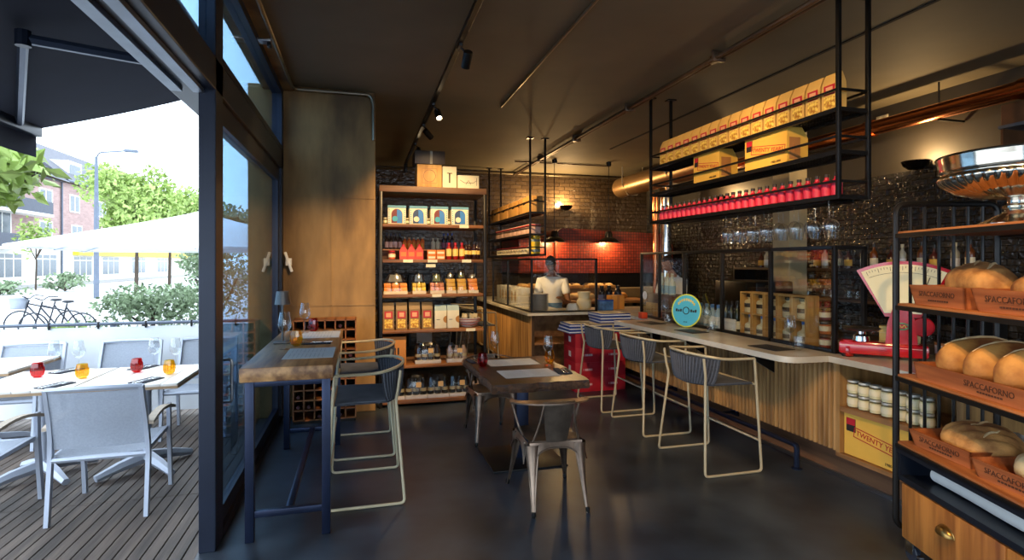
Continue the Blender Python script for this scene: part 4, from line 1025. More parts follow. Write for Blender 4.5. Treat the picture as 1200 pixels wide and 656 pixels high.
# gift crates with two stacked bottles
def gift_crate():
    t = thing('gift_crate', 'x', 'crate'); w, d, h = .155, .135, .415
    obj('sides', MB().box((0, -w/2, 0), (d, -w/2+.012, h)).box((0, w/2-.012, 0), (d, w/2, h)), PINE, t, smooth=0)
    obj('floor', MB().box((0, -w/2+.012, 0), (d, w/2-.012, .012)).box((0, -w/2+.012, .205), (d, w/2-.012, .217)).box((0, -w/2+.012, h-.012), (d, w/2-.012, h)), PINE, t, smooth=0)
    obj('back', MB().box((d-.008, -w/2+.012, .012), (d, w/2-.012, h-.012)), PINE, t, smooth=0)
    return t
GCR = Proto(gift_crate()); SBT = Proto(bottle('stoneware_bottle', .058, .185, CER, BLUECAP, mat('bottle_badge', (88, 74, 58), .6), .46, .34, (.14, .34)))
SBG = Proto(bottle('brown_flask', .06, .17, mat('flask_cream', (206, 186, 140), .5), DARKPRINT, mat('flask_badge', (56, 46, 40), .6), .62, .6, (.30, .52)))
for k in range(5):
    y = 3.83+.165*k; lb = f'{ORD[k]} from the scale'
    GCR.put((3.515, y, .963), 0, 'two-tier pine gift crate behind the bar screen, '+lb, 'pine gift crates')
    SBT.put((3.578, y, .976), .2*k, 'cream blue-necked bottle in a lower crate niche, '+lb, 'bottles in the gift crates')
    SBG.put((3.580, y, 1.181), .2*k, 'cream flask with dark badge in an upper crate niche, '+lb, 'flasks in the gift crates')
# jars by the end of the screen
for k in range(3):
    JR2 = jar(.045, .11, mat(['red_sauce', 'orange_sauce', 'plum_sauce'][k], [(150, 50, 30), (190, 104, 40), (110, 34, 34)][k], .5), mat('dark_lid', (90, 70, 50), .4, .5))
    JR2.location = (3.62, 3.66, .963+.111*k); JR2['label'] = ['bottom', 'middle', 'topmost'][k]+' of three sauce jars stacked beside the pine crates'; JR2['group'] = 'stacked sauce jars'
WNB = Proto(bottle('wine_bottle', .037, .30, DKG, mat('capsule_black', (30, 24, 26), .4), CREAM, .6, .38, (.1, .36)))
for k, (y, x) in enumerate(((4.74, 3.62), (4.83, 3.62), (4.92, 3.62), (4.79, 3.72), (4.88, 3.72))):
    WNB.put((x, y, .963), 0, f'dark wine bottle in the group behind the screen, {ORD[k]} from the pine crates', 'wine bottles behind the screen')
tag(obj('white_carton', MB().box((3.56, 4.70, .963), (3.575, 4.97, 1.09)), WHITE), 'white open-topped carton front before the dark wine bottles', 'box')
GINB = Proto(bottle('gin_bottle', .04, .25, mat('clear_blue_glass', (150, 176, 196), .1), BLUECAP, WHITE, .62, .4, (.15, .5)))
for k, y in enumerate((5.02, 5.12, 5.22, 5.33)):
    GINB.put((3.60, y, .963), 0, f'blue-capped clear bottle behind the screen, {ORD[k]} from the wine bottles', 'blue-capped bottles')
rb = thing('riser_box', 'wooden riser box behind the far pane of the bar screen', 'box', (3.66, 6.05, .963))
obj('body', MB().box((-.12, -.34, 0), (.14, .34, .30), .004), wood('riser_wood', (110, 76, 50), (72, 48, 32), .5, 1, 4), rb)
MLK = Proto(bottle('white_bottle', .045, .26, mat('milky_glass', (206, 212, 196), .3), CER, mat('pale_blue_label', (150, 186, 206), .6), .5, .38, (.06, .42)))
for k, y in enumerate((5.98, 6.09, 6.20)): MLK.put((3.64, y, 1.264), 0, f'white bottle with pale blue label on the riser, {ORD[k]} from the near end', 'white bottles on the riser')
bxw = thing('wooden_box', 'flat pine box standing behind the far end of the bar screen', 'box', (3.50, 6.22, .963))
obj('body', MB().box((.01, -.19, 0), (.03, .16, .19), .003), PINE, bxw)
tag(obj('sticker', MB().lathe([(.001, 0), (.055, 0), (.055, .001), (.001, .001)], 24, T=Matrix.Translation((3.4655, 6.33, 1.24)) @ Matrix.Rotation(-PI/2, 4, 'Y')), WHITE), 'round white sticker on the far pane of the bar screen', 'sticker')
tag(obj('red_tin', MB().box((3.33, 6.16, .963), (3.41, 6.25, 1.04), .006), mat('orange_red', (196, 66, 32), .5)), 'small orange-red box on the bar before the far screen pane', 'box')

# red shop scale
sc = thing('counter_scale', 'vintage red counter scale with cream fan dial behind the bread rack', 'scale', (3.69, 3.12, .963), R(-49))
obj('base', MB().box((-.34, -.085, .02), (.20, .085, .115), .02), REDGLOSS, sc)
for x in (-.30, .16):
    for y in (-.06, .06): obj('foot', MB().lathe([(.018, 0), (.02, .022)], 10, (x, y, 0)), BLACK, sc)
obj('post', MB().prism([(-.06, .02), (.145, .02), (.125, .26), (.10, .36), (-.01, .36), (-.04, .26)], -.06, .06, 1), REDGLOSS, sc)
DIALC = (.05, .11)
def fan(r0, r1, y0, y1, a0=38, a1=142):
    poly = [(DIALC[0]+r0*math.cos(R(a1)), DIALC[1]+r0*math.sin(R(a1))), (DIALC[0]+r0*math.cos(R(a0)), DIALC[1]+r0*math.sin(R(a0)))]
    for k in range(19):
        a = R(a0+(a1-a0)*k/18); poly.append((DIALC[0]+r1*math.cos(a), DIALC[1]+r1*math.sin(a)))
    return MB().prism(poly, y0, y1, 1)
obj('dial_case', fan(.22, .59, -.05, .05, 62, 118), REDGLOSS, sc)
dl = obj('dial_face', fan(.245, .567, -.054, -.0495, 64, 116), mat('dial_cream', (230, 220, 178), .5, var=.03), sc)
sm = MB()
for k in range(25):
    a = R(67+46*k/24); r1 = .555; r0 = .54 if k % 4 else .525
    sm.tube([(DIALC[0]+r0*math.cos(a), -.0555, DIALC[1]+r0*math.sin(a)), (DIALC[0]+r1*math.cos(a), -.0555, DIALC[1]+r1*math.sin(a))], .0016, 3)
ar = [(DIALC[0]+.51*math.cos(R(67+46*k/24)), -.0555, DIALC[1]+.51*math.sin(R(67+46*k/24))) for k in range(25)]
sm.tube(ar, .0013, 3); obj('graduation', sm, DARKPRINT, dl)
obj('needle', MB().tube([(DIALC[0]+.27*math.cos(R(74)), -.057, DIALC[1]+.27*math.sin(R(74))), (DIALC[0]+.50*math.cos(R(72)), -.057, DIALC[1]+.50*math.sin(R(72)))], .003, 4), DARKPRINT, dl)
em = obj('emblem', MB().tube([(.045+.04*math.cos(2*PI*k/20), -.063, .24+.022*math.sin(2*PI*k/20)) for k in range(20)], .006, 5, closed=True), mat('emblem_green', (90, 140, 104), .4), sc)
obj('monogram', MB().tube(fil([(.02, -.064, .228), (.03, -.064, .252), (.045, -.064, .23), (.06, -.064, .252), (.07, -.064, .228)], .008), .004, 4), mat('emblem_gold', (214, 160, 60), .3, .6), em)
obj('side_housing', MB().lathe([(.001, -.04), (.06, -.04), (.068, -.03), (.068, .03), (.06, .04), (.001, .04)], 24, T=Matrix.Translation((.165, 0, .24)) @ Matrix.Rotation(PI/2, 4, 'X')), REDGLOSS, sc)
obj('pan_stem', MB().lathe([(.055, .115), (.05, .15), (.03, .165), (.03, .19)], 16, (-.20, 0, 0)), CHROME, sc)
obj('weighing_pan', MB().lathe([(.001, .192), (.10, .192), (.125, .205), (.127, .211), (.10, .200), (.001, .198)], 28, (-.20, 0, 0)), mat('pan_dark', (70, 66, 64), .3, .7), sc)
obj('trim_line', MB().box((-.33, -.0875, .085), (.19, -.085, .089)), mat('trim_pink', (226, 170, 160), .5), sc, smooth=0)
rj = thing('red_lidded_jar', 'red glass jar with lid before the scale at the screen end', 'jar', (3.47, 3.30, .963))
obj('body', MB().lathe([(.035, 0), (.04, .01), (.04, .075), (.03, .09), (.03, .10)], 12), REDGLASS, rj); obj('sauce', MB().lathe([(.001, .004), (.034, .005), (.036, .07), (.001, .072)], 12), RED, rj); obj('lid', MB().lathe([(.033, .10), (.033, .12), (.001, .12)], 12), RED, rj)
yb = thing('pale_yellow_box', 'pale yellow carton behind the red scale pan', 'box', (3.98, 3.32, .963), R(-49))
obj('body', MB().box((-.13, -.05, 0), (.13, .05, .2), .004), mat('pale_yellow', (226, 206, 130), .6), yb); obj('lid_seam', MB().box((-.131, -.051, .15), (.131, .051, .154)), CREAM, yb, smooth=0)
# small packs behind the loaves
PKG = ('pack', 'paper packs on the counter behind the loaves')
pk = thing('paper_pack', 'x', 'pack')
obj('body', MB().prism([(-.06, 0), (.06, 0), (.05, .10), (-.07, .13)], -.05, .05, 1), CARTON, pk); obj('label', MB().box((-.069, -.045, .05), (-.062, .045, .11)), WHITE, pk, smooth=0)
PK = Proto(pk)
for k in range(4): PK.put((3.96-.02*k, 2.93-.145*k, .963), R(-20), f'brown pack with white label on the counter behind the loaves, {ORD[k]} from the scale', PKG[1])

# hanging bar shelf: pasta bags, red-label bottles, hanging glasses
def pasta_bag(w=.135, d=.085, h=.27, body=KRAFT):
    t = thing('pasta_bag', 'x', 'bag')
    mbb = MB(); n = 6
    prof = [(1, 0), (1, .55), (.9, .74), (.35, .93), (.12, 1.0)]
    vs = []; 
    for s_, z in prof:
        dd = d*s_; vs.append([(0+d/2-dd/2, -w/2, z*h), (d/2-dd/2, w/2, z*h), (d/2+dd/2, w/2, z*h), (d/2+dd/2, -w/2, z*h)])
    fl = [p for q in vs for p in q]; fs = [(3, 2, 1, 0)]
    for i in range(len(prof)-1):
        for k in range(4): fs.append((i*4+k, i*4+(k+1) % 4, (i+1)*4+(k+1) % 4, (i+1)*4+k))
    fs.append(tuple((len(prof)-1)*4+k for k in range(4)))
    mbb.add(fl, [tuple(reversed(f)) for f in fs]); obj('body', mbb, body, t, smooth=0)
    lb = obj('label', MB().box((-.0012, -w*.36, h*.42), (-.0002, w*.36, h*.68)), RED, t, smooth=0)
    obj('label_panel', MB().box((-.0022, -w*.22, h*.47), (-.001, w*.22, h*.63)), mat('label_pink', (222, 160, 120), .6), lb, smooth=0)
    obj('pasta_window', MB().box((-.0012, -w*.36, h*.06), (-.0002, w*.36, h*.38)), mat('pasta_pieces', (238, 206, 96), .6, col2=(170, 112, 34), scale=42, detail=2, thr=(.4, .6), bump=.5, bscale=50), t, smooth=0)
    return t
PB = Proto(pasta_bag())
for k in range(16):
    PB.put((3.255, 3.255+.152*k, 2.747), 0, f'kraft pasta bag with red label on the hanging shelf top, {ORD[k]} from the near end', 'pasta bags on the hanging shelf')
RLB = Proto(bottle('red_label_bottle', .036, .165, mat('red_liquor', (196, 30, 56), .35), mat('dark_cap', (40, 28, 22), .5), mat('pink_red_label', (214, 44, 74), .5), .60, .42, (.04, .54)))
for k in range(28):
    RLB.put((3.29, 3.225+.088*k, 2.132), 0, f'small red bottle with dark cap on the hanging shelf, {ORD[k]} from the near end', 'red bottles on the hanging shelf')
for k in range(16):
    xx = 3.30 if k % 2 == 0 else 3.42
    WG.put((xx, 3.30+.085*k, 2.098), 0, f'wine glass hanging upside down under the bar shelf, {ORD[k]} from the near end', 'hanging wine glasses', rot=(PI, 0, .3*k))
# back bar bottles and glasses
BBS = [Proto(bottle('spirit_bottle', .042, .30, AMB, BLACK, CREAM, .58, .35)), Proto(bottle('spirit_bottle', .04, .28, mat('clear_spirit', (176, 170, 150), .15), CER, WHITE, .6, .36)), Proto(bottle('spirit_bottle', .045, .26, mat('red_spirit', (70, 24, 20), .15), BLACK, GOLD, .52, .34))]
for k in range(18):
    BBS[k % 3].put((5.88+.05*(k % 2), 4.15+.18*k, 1.581), 0, f'{["amber","clear","red"][k%3]} spirit bottle on the back bar top shelf, {ORD[k]} from the near end', 'back bar bottles')
TUM = thing('glass_tumbler', 'x', 'glass'); obj('body', MB().lathe([(.001, .002), (.03, 0), (.036, .004), (.04, .10), (.037, .10), (.033, .01), (.001, .008)], 12), WINE, TUM)
TU = Proto(TUM)
for k in range(16): TU.put((5.86+.07*(k % 2), 4.3+.19*k, 1.201), 0, f'clear glass on the back bar middle shelf, {ORD[k]} from the near end', 'back bar glasses')
for k in range(18): TU.put((5.86+.07*(k % 2), 4.2+.17*k, .801), 0, f'clear glass on the back bar lower shelf, {ORD[k]} from the near end', 'back bar glasses')

# red cartons with pizza boxes at the end of the bar
def red_carton():
    t = thing('red_carton', 'x', 'box'); w, d, h = .345, .42, .186
    obj('body', MB().box((0, 0, 0), (w, d, h), .003), RED, t)
    obj('tape', MB().box((w*.44, -.001, h-.05), (w*.56, 0, h)).box((w*.44, 0, h-.0005), (w*.56, d, h+.0006)), mat('red_tape', (160, 26, 40), .4), t, smooth=0)
    obj('side_label', MB().box((-.001, .16, .06), (0, .24, .13)), WHITE, t, smooth=0)
    ms = MB()
    for k, ww in enumerate((.006, .018, .018, .018, .018, .006)): ms.box((w*.32+.023*k, -.0015, .082), (w*.32+.023*k+ww, 0, .108))
    obj('print_marks', ms, mat('pink_print', (226, 190, 190), .6), t, smooth=0)
    return t
RC = Proto(red_carton())
for c in range(2):
    for k in range(4):
        RC.put((2.635+.352*c, 6.60, .187*k), R(0), f'red carton in the stack {["away from","against"][c]} the bar, {["bottom","second up","third up","topmost"][k]}', 'stacked red cartons')
def pizza_box():
    t = thing('pizza_box', 'x', 'box'); w = .42
    obj('body', MB().box((0, 0, 0), (w, w, .038), .002), BLUEPRINT, t)
    obj('stripe', MB().box((-.0015, -.0015, .011), (w+.0015, w+.0015, .026)), WHITE, t, smooth=0)
    sp_ = MB().box((.03, .03, .0382), (w-.03, w-.03, .0388)); obj('lid_print', sp_, CREAM, t, smooth=0)
    obj('lid_picture', MB().lathe([(.001, .0389), (.13, .0389), (.13, .0394), (.001, .0394)], 20, (w/2, w/2, 0)), mat('lid_sketch', (150, 140, 120), .7, var=.6, scale=30), t, smooth=0)
    return t
PX = Proto(pizza_box())
for k in range(3): PX.put((2.55+.005*k, 6.585+.01*k, .749+.04*k), R(1-2*k), ['lowest', 'middle', 'upper'][k]+' blue and white pizza box on the carton stack away from the bar', 'blue and white pizza boxes')
for k in range(6): PX.put((2.99+.004*(k%3), 6.62, .749+.04*k), R(2*(k%3)-3), ['lowest', 'second', 'third', 'fourth', 'fifth', 'topmost'][k]+' blue and white pizza box on the carton stack against the bar', 'blue and white pizza boxes')

# centre table and window table settings
def menu():
    t = thing('paper_mat', 'x', 'place mat'); obj('sheet', MB().box((-.225, -.155, 0), (.225, .155, .0012)), PAPER, t, smooth=0)
    pr = MB()
    for k in range(9):
        pr.box((-.19, .12-.026*k, .0013), (-.02, .123-.026*k, .0016)).box((.03, .12-.026*k, .0013), (.17, .123-.026*k, .0016))
    obj('print', pr, mat('grey_print', (168, 168, 166), .8), t, smooth=0); return t
MN = Proto(menu())
MN.put((1.31, 4.32, .753), 0, 'white paper place mat at the near end of the centre table', 'paper place mats')
MN.put((1.31, 4.84, .753), PI, 'white paper place mat at the far end of the centre table', 'paper place mats')
MN.put((-.33, 3.98, 1.041), PI/2, 'white paper place mat at the front end of the window table', 'paper place mats')
MN.put((-.33, 4.98, 1.041), PI/2, 'white paper place mat at the pillar end of the window table', 'paper place mats')
WG.put((1.20, 5.02, .7535), 0, 'wine glass at the shelf-side corner of the centre table', 'wine glasses indoors')
WG.put((1.58, 4.60, .7535), 0, 'wine glass at the bar side of the centre table', 'wine glasses indoors')
RT.put((1.02, 4.72, .753), 0, 'red cut-glass tumbler on the centre table')
AT.put((1.635, 4.72, .753), 0, 'amber tumbler at the bar side of the centre table')
NP.put((1.61, 4.32, .753), R(-8), 'dark napkin with cutlery at the bar side of the centre table')
NP.put((1.00, 4.98, .753), R(5), 'dark napkin with cutlery at the far shelf-side corner of the centre table')
WG.put((-.52, 4.20, 1.0405), 0, 'wine glass on the window table beside the amber tumbler')
WG.put((-.47, 5.13, 1.0405), 0, 'wine glass on the window table beside the red tumbler')
AT.put((-.46, 4.36, 1.04), 0, 'amber tumbler on the window table')
RT.put((-.41, 5.24, 1.04), 0, 'red tumbler on the window table by the pillar')
NP.put((-.33, 4.45, 1.04), R(90), 'dark napkin with cutlery between the paper mats on the window table')

# wine bottles in the rack
LB = Proto(bottle('rack_bottle', .037, .28, DKG, mat('capsule_red', (70, 20, 24), .4), None, .62, .38))
rnd = random.Random(12); cells = [(i, j) for i in range(6) for j in range(10)]; rnd.shuffle(cells)
for (i, j) in sorted(cells[:26]):
    LB.put((x0+wr.location.x+(i+.5)*.102, 6.17+.10, .03+j*.102+.012+.038), 0, f'wine bottle lying in the rack, {ORD[i]} column from the window, {ORD[j]} row up', 'bottles in the wine rack', rot=(PI/2, 0, 0))

# ================================================================ PRODUCTS ON THE TALL SHELF
def simple_box(name, label, cat, lo, hi, m, group=None):
    c = ((lo[0]+hi[0])/2, (lo[1]+hi[1])/2, lo[2]); t = thing(name, label, cat, c, 0, group)
    obj('body', MB().box([lo[i]-c[i] for i in range(3)], [hi[i]-c[i] for i in range(3)], .003), m, t); return t
tb = simple_box('wooden_wine_box', 'pale wooden box with ring emblem on top of the product shelf', 'box', (.63, 6.50, 2.531), (.915, 6.78, 2.80), PINE)
obj('emblem', MB().tube([(.07*math.cos(2*PI*k/24), -.1415, .135+.07*math.sin(2*PI*k/24)) for k in range(24)], .004, 4, closed=True), SHELFWOOD, tb)
obj('emblem_square', MB().tube([(-.085, -.1415, .05), (.085, -.1415, .05), (.085, -.1415, .22), (-.085, -.1415, .22)], .003, 4, closed=True), SHELFWOOD, tb)
tb = simple_box('dark_box', 'dark brown box lying on the ring-emblem wooden box', 'box', (.60, 6.48, 2.801), (.95, 6.80, 2.955), mat('dark_box', (48, 36, 28), .5))
obj('tape', MB().box((0, -.161, .0), (.03, -.16, .154)), mat('grey_tape', (120, 116, 104), .5), tb, smooth=0)
tb = simple_box('cream_box', 'tall cream box with dark mark on top of the product shelf', 'box', (.925, 6.50, 2.531), (1.09, 6.78, 2.785), CREAM)
obj('mark', MB().box((-.008, -.141, .06), (.008, -.14, .18)).box((-.03, -.141, .17), (.03, -.14, .18)), DARKPRINT, tb, smooth=0)
tb = simple_box('sketch_box', 'low pale box with line drawing on top of the product shelf', 'box', (1.105, 6.50, 2.531), (1.36, 6.78, 2.69), CREAM)
obj('drawing', MB().tube([(-.10, -.141, .10), (-.05, -.141, .07), (.06, -.141, .07), (.10, -.141, .10)], .003, 4).tube([(-.03, -.141, .05), (.0, -.141, .10), (.03, -.141, .05)], .003, 4).tube([(.10, -.141, .04), (.10, -.141, .13)], .003, 4), DARKPRINT, tb)
# cake boxes with an arch window
def cake_box(disc, arch):
    t = thing('cake_box', 'x', 'box'); w, d, h = .205, .2, .215
    obj('body', MB().box((-w/2, 0, 0), (w/2, d, h), .003), CREAM, t)
    obj('top_band', MB().box((-w/2-.001, -.001, h-.03), (w/2+.001, d, h+.001)), mat('band_blue', (96, 150, 170), .6), t, smooth=0)
    chk = MB()
    for k in range(7):
        for s in (-1, 1): chk.box((s*w*.43-.006, -.0012, .012+k*.024), (s*w*.43+.006, 0, .024+k*.024))
    obj('check_border', chk, TEAL, t, smooth=0)
    poly = [(-.062, .012)]+[(.062*math.cos(R(180-15*k)), .115+.062*math.sin(R(180-15*k))) for k in range(13)]+[(.062, .012)]
    obj('arch_window', MB().prism(poly, -.0015, 0, 1), arch, t, smooth=0)
    obj('arch_blue', MB().prism([(.0, .012), (.0, .17), (.03, .165), (.055, .14), (.06, .115), (.06, .012)], -.0025, -.0015, 1), mat('arch_blue', (44, 120, 190), .5), t, smooth=0)
    T = Matrix.Translation((-.022, -.003, .062)) @ Matrix.Rotation(PI/2, 4, 'X')
    obj('round_badge', MB().lathe([(.001, 0), (.032, 0), (.032, .001), (.001, .001)], 18, T=T), disc, t, smooth=0)
    return t
bx = [cake_box(TEAL, mat('maroon', (110, 36, 34), .5)), cake_box(CREAM, mat('arch_navy', (24, 60, 96), .5))]
for k in range(4):
    o = bx[k] if k < 2 else dup(bx[k-2], (0, 0, 0)); o.location = (.40+.245*k, 6.52, 2.097); o['group'] = 'blue arch cake boxes'
    o['label'] = f'cream cake box with blue arch and {["turquoise","cream"][k%2]} badge, {ORD[k]} from the pillar'
SJ = Proto(jar(.03, .075, mat('green_paste', (110, 110, 60), .6), CREAM))
for k, x in enumerate((.275, .52, .765, 1.0)): SJ.put((x, 6.58, 2.097), 0, f'small jar between the cake boxes, {ORD[k]} from the pillar', 'small jars by the cake boxes')
# bottles on the riser and in front
O1 = Proto(bottle('sauce_bottle', .024, .19, mat('dark_sauce', (44, 26, 24), .3), mat('navy_cap', (36, 40, 66), .4), mat('lilac_label', (196, 170, 176), .6), .58, .4, (.1, .48)))
O2 = Proto(bottle('orange_bottle', .025, .15, mat('orange_drink', (224, 108, 30), .35), CREAM, mat('orange_label', (236, 150, 50), .6), .66, .4, (.1, .5)))
O3 = Proto(bottle('white_flask', .026, .14, CER, CER, None, .6, .42))
O4 = Proto(bottle('vinegar_bottle', .024, .20, mat('vinegar', (30, 26, 40), .25), BLUEPRINT, mat('blue_red_label', (150, 90, 110), .6), .58, .36, (.1, .44)))
for k in range(4): O1.put((.30+.052*k, 6.86, 1.816), 0, f'dark sauce bottle with pale label on the shelf riser, {ORD[k]} from the pillar', 'riser bottles')
for k in range(5): O2.put((.515+.053*k, 6.86, 1.816), 0, f'orange bottle on the shelf riser, {ORD[k]} from the dark sauce bottles', 'riser bottles')
for k in range(2): O3.put((.86+.056*k, 6.86, 1.816), 0, f'white flask on the shelf riser, {ORD[k]} from the orange bottles', 'riser bottles')
for k in range(3): O4.put((.99+.052*k, 6.86, 1.816), 0, f'navy-capped vinegar bottle on the shelf riser, {ORD[k]} from the white flasks', 'riser bottles')
OJ = jar(.042, .10, mat('tomato_orange', (206, 84, 40), .5), RED); OJ.location = (.345, 6.56, 1.691); OJ['label'] = 'orange sauce jar at the pillar end below the riser bottles'
def pouch():
    t = thing('red_pouch', 'x', 'pouch')
    obj('body', MB().prism([(-.045, 0), (.045, 0), (.045, .10), (.018, .15), (-.018, .15), (-.045, .10)], -.03, .03, 1), mat('pouch_red', (206, 58, 30), .4, var=.1), t)
    obj('neck', MB().lathe([(.016, .15), (.016, .175), (.001, .176)], 10), RED, t)
    obj('label', MB().box((-.032, -.032, .035), (.032, -.03, .085)), mat('label_orange', (230, 120, 60), .6), t, smooth=0); return t
PO = Proto(pouch())
for k in range(3): PO.put((.475+.092*k, 6.56, 1.691), 0, f'red pouch bottle on the third tier, {ORD[k]} from the orange jar', 'red pouches')
ob = simple_box('orange_pack', 'x', 'pack', (-.05, -.03, 0), (.05, .03, .055), mat('pack_orange', (226, 120, 44), .6)); obj('label', MB().box((-.04, -.0315, .01), (.04, -.03, .035)), CREAM, ob, smooth=0)
OP = Proto(ob)
for k in range(4): OP.put((.80+.106*(k % 2), 6.55, 1.691+.056*(k//2)), 0, f'orange pack on the third tier, {["lower","upper"][k//2]} layer, {["pillar side","bar side"][k%2]}', 'orange packs')
O5 = Proto(bottle('red_oil_bottle', .033, .20, mat('red_oil', (150, 24, 20), .25), RED, mat('label_gold', (240, 206, 110), .6), .62, .4, (.2, .62)))
O6 = Proto(bottle('dark_oil_bottle', .035, .215, mat('dark_oil', (44, 18, 14), .2), mat('capsule_black'  , (30, 24, 26), .4), mat('label_gold', (240, 206, 110), .6), .62, .4, (.28, .5)))
for k in range(3): O5.put((1.025+.078*k-.02, 6.54, 1.691), 0, f'red oil bottle with gold label on the third tier, {ORD[k]} from the orange packs', 'oil bottles')
for k in range(4): O6.put((1.225+.05*k-.01, 6.56+.07*(k % 2), 1.691), 0, f'dark oil bottle with gold band on the third tier, {ORD[k]} from the red oil bottles', 'oil bottles')
# cellophane wrapped sweets on trays
def sweet_tray(w, h, cols, rows, m, topm, lb):
    t = thing('sweet_tray', lb, 'gift pack', group='cellophane sweet packs')
    obj('tray', MB().prism([(-.10, 0), (.10, 0), (.11, .035), (-.11, .035)] , -w/2, w/2, 0), CREAM, t, smooth=0)
    for i in range(cols):
        for j in range(rows):
            x = -w/2+w*(i+.5)/cols; obj('sweet_bar', MB().box((x-w/cols*.45, -.085+.02*j, .036+.045*j), (x+w/cols*.45, .06, .078+.045*j), .006), m, t)
    hh = h
    def wrap(u, v):
        a = 2*PI*u; k = 1-.55*v**2
        return (w*.52*k*math.copysign(abs(math.cos(a))**.6, math.cos(a)), .10*k*math.copysign(abs(math.sin(a))**.6, math.sin(a)), .03+(hh-.03)*v)
    obj('cellophane', MB().grid(wrap, 20, 6), CELLO, t)
    obj('card', MB().prism([(-w*.3, .05+.045*rows), (w*.3, .05+.045*rows), (w*.22, hh*.92), (-w*.22, hh*.92)], .0, .01, 1), topm, t, smooth=0)
    return t
OR_ = mat('sweet_orange', (236, 150, 66), .5, var=.2); YE_ = mat('sweet_yellow', (232, 196, 66), .5, var=.15); PK_ = mat('sweet_pink', (226, 150, 110), .5, var=.3, scale=14)
GY = mat('card_grey', (110, 112, 104), .6); BG = mat('card_blue_grey', (92, 110, 130), .6); GN = mat('card_green', (110, 118, 76), .6)
xs = [(.385, .27, .24, 3, 2, OR_, GY, 'orange sweets on a wide tray in cellophane, nearest the pillar'), (.655, .155, .24, 3, 2, YE_, BG, 'yellow sweets with blue-grey card in cellophane on the fourth tier'),
      (.865, .165, .24, 3, 2, PK_, GN, 'pink-orange sweets with green card in cellophane on the fourth tier'), (1.03, .115, .25, 1, 3, GOLD, GY, 'single gold sweet pack with grey card on the fourth tier'),
      (1.16, .115, .26, 1, 3, GOLD, GN, 'single gold sweet pack with green card on the fourth tier'), (1.295, .12, .24, 1, 3, OR_, GY, 'single orange sweet pack nearest the shelf post at the bar side')]
for x, w, h, c_, r_, m, tm, lb in xs:
    o = sweet_tray(w, h, c_, r_, m, tm, lb); o.location = (x, 6.60, 1.291)
# pasta bags, flour boxes, basket
BAGB = mat('bag_brown', (132, 100, 56), .5, var=.1)
pb2 = pasta_bag(.125, .08, .31, BAGB); PB2 = Proto(pb2)
for k in range(4): PB2.put((.305+.148*k, 6.52, .881), PI/2*0-PI/2+PI, f'brown pasta bag with red label on the fifth shelf tier, {ORD[k]} from the pillar', 'pasta bags on the product shelf')
for o in [x for x in C.objects if x.get('group') == 'pasta bags on the product shelf']: o.rotation_euler = (0, 0, PI/2)
fb_ = thing('flour_box', 'x', 'box')
obj('body', MB().box((-.07, -.05, 0), (.07, .05, .21), .003), CREAM, fb_); obj('top', MB().prism([(-.05, .21), (.05, .21), (.01, .275), (-.01, .275)], -.07, .07, 0), mat('flour_top', (164, 186, 180), .6), fb_, smooth=0)
obj('half_disc', MB().prism([(.07, .06)]+[(.07+.042*math.cos(R(90+15*k)), .105+.042*math.sin(R(90+15*k))) for k in range(13)], -.0515, -.05, 1), mat('disc_brown', (176, 120, 52), .6), fb_, smooth=0)
obj('print_line', MB().box((-.05, -.0515, .10), (-.01, -.05, .106)), DARKPRINT, fb_, smooth=0)
FB = Proto(fb_)
for k in range(2): FB.put((.905+.148*k, 6.56, .881), 0, ['cream flour box with teal top next to the pasta bags', 'cream flour box with teal top next to the striped basket'][k], 'cream flour boxes')
bs = thing('striped_basket', 'round striped basket with wrapped packs on the fifth tier', 'basket', (1.255, 6.64, .881))
obj('bowl', MB().lathe([(.08, 0), (.115, .03), (.135, .07), (.14, .11), (.13, .11), (.125, .07), (.10, .035), (.001, .012)], 24), mat('basket_pale', (196, 186, 176), .7, var=.1), bs)
for z, r in ((.035, .119), (.065, .135), (.095, .1395)): obj('stripe', MB().tube([(r*math.cos(2*PI*k/28), r*math.sin(2*PI*k/28), z) for k in range(28)], .0045, 5, closed=True), mat('stripe_red', (150, 60, 52), .7), bs)
bpk = simple_box('wrapped_pack', 'x', 'pack', (-.022, -.02, 0), (.022, .02, .11), mat('pack_pale', (206, 190, 150), .4)); obj('band', MB().box((-.0225, -.0205, .03), (.0225, .0205, .06)), mat('band_dark', (70, 60, 56), .5), bpk, smooth=0)
BPK = Proto(bpk)
for k in range(6):
    a = k*1.05; BPK.put((1.255+.07*math.cos(a), 6.64+.07*math.sin(a), .93), 0, f'pale wrapped pack standing in the striped basket, {ORD[k]} round from the bar side', 'packs in the basket', rot=(.18*math.cos(a+1.5), .2*math.cos(a), a))
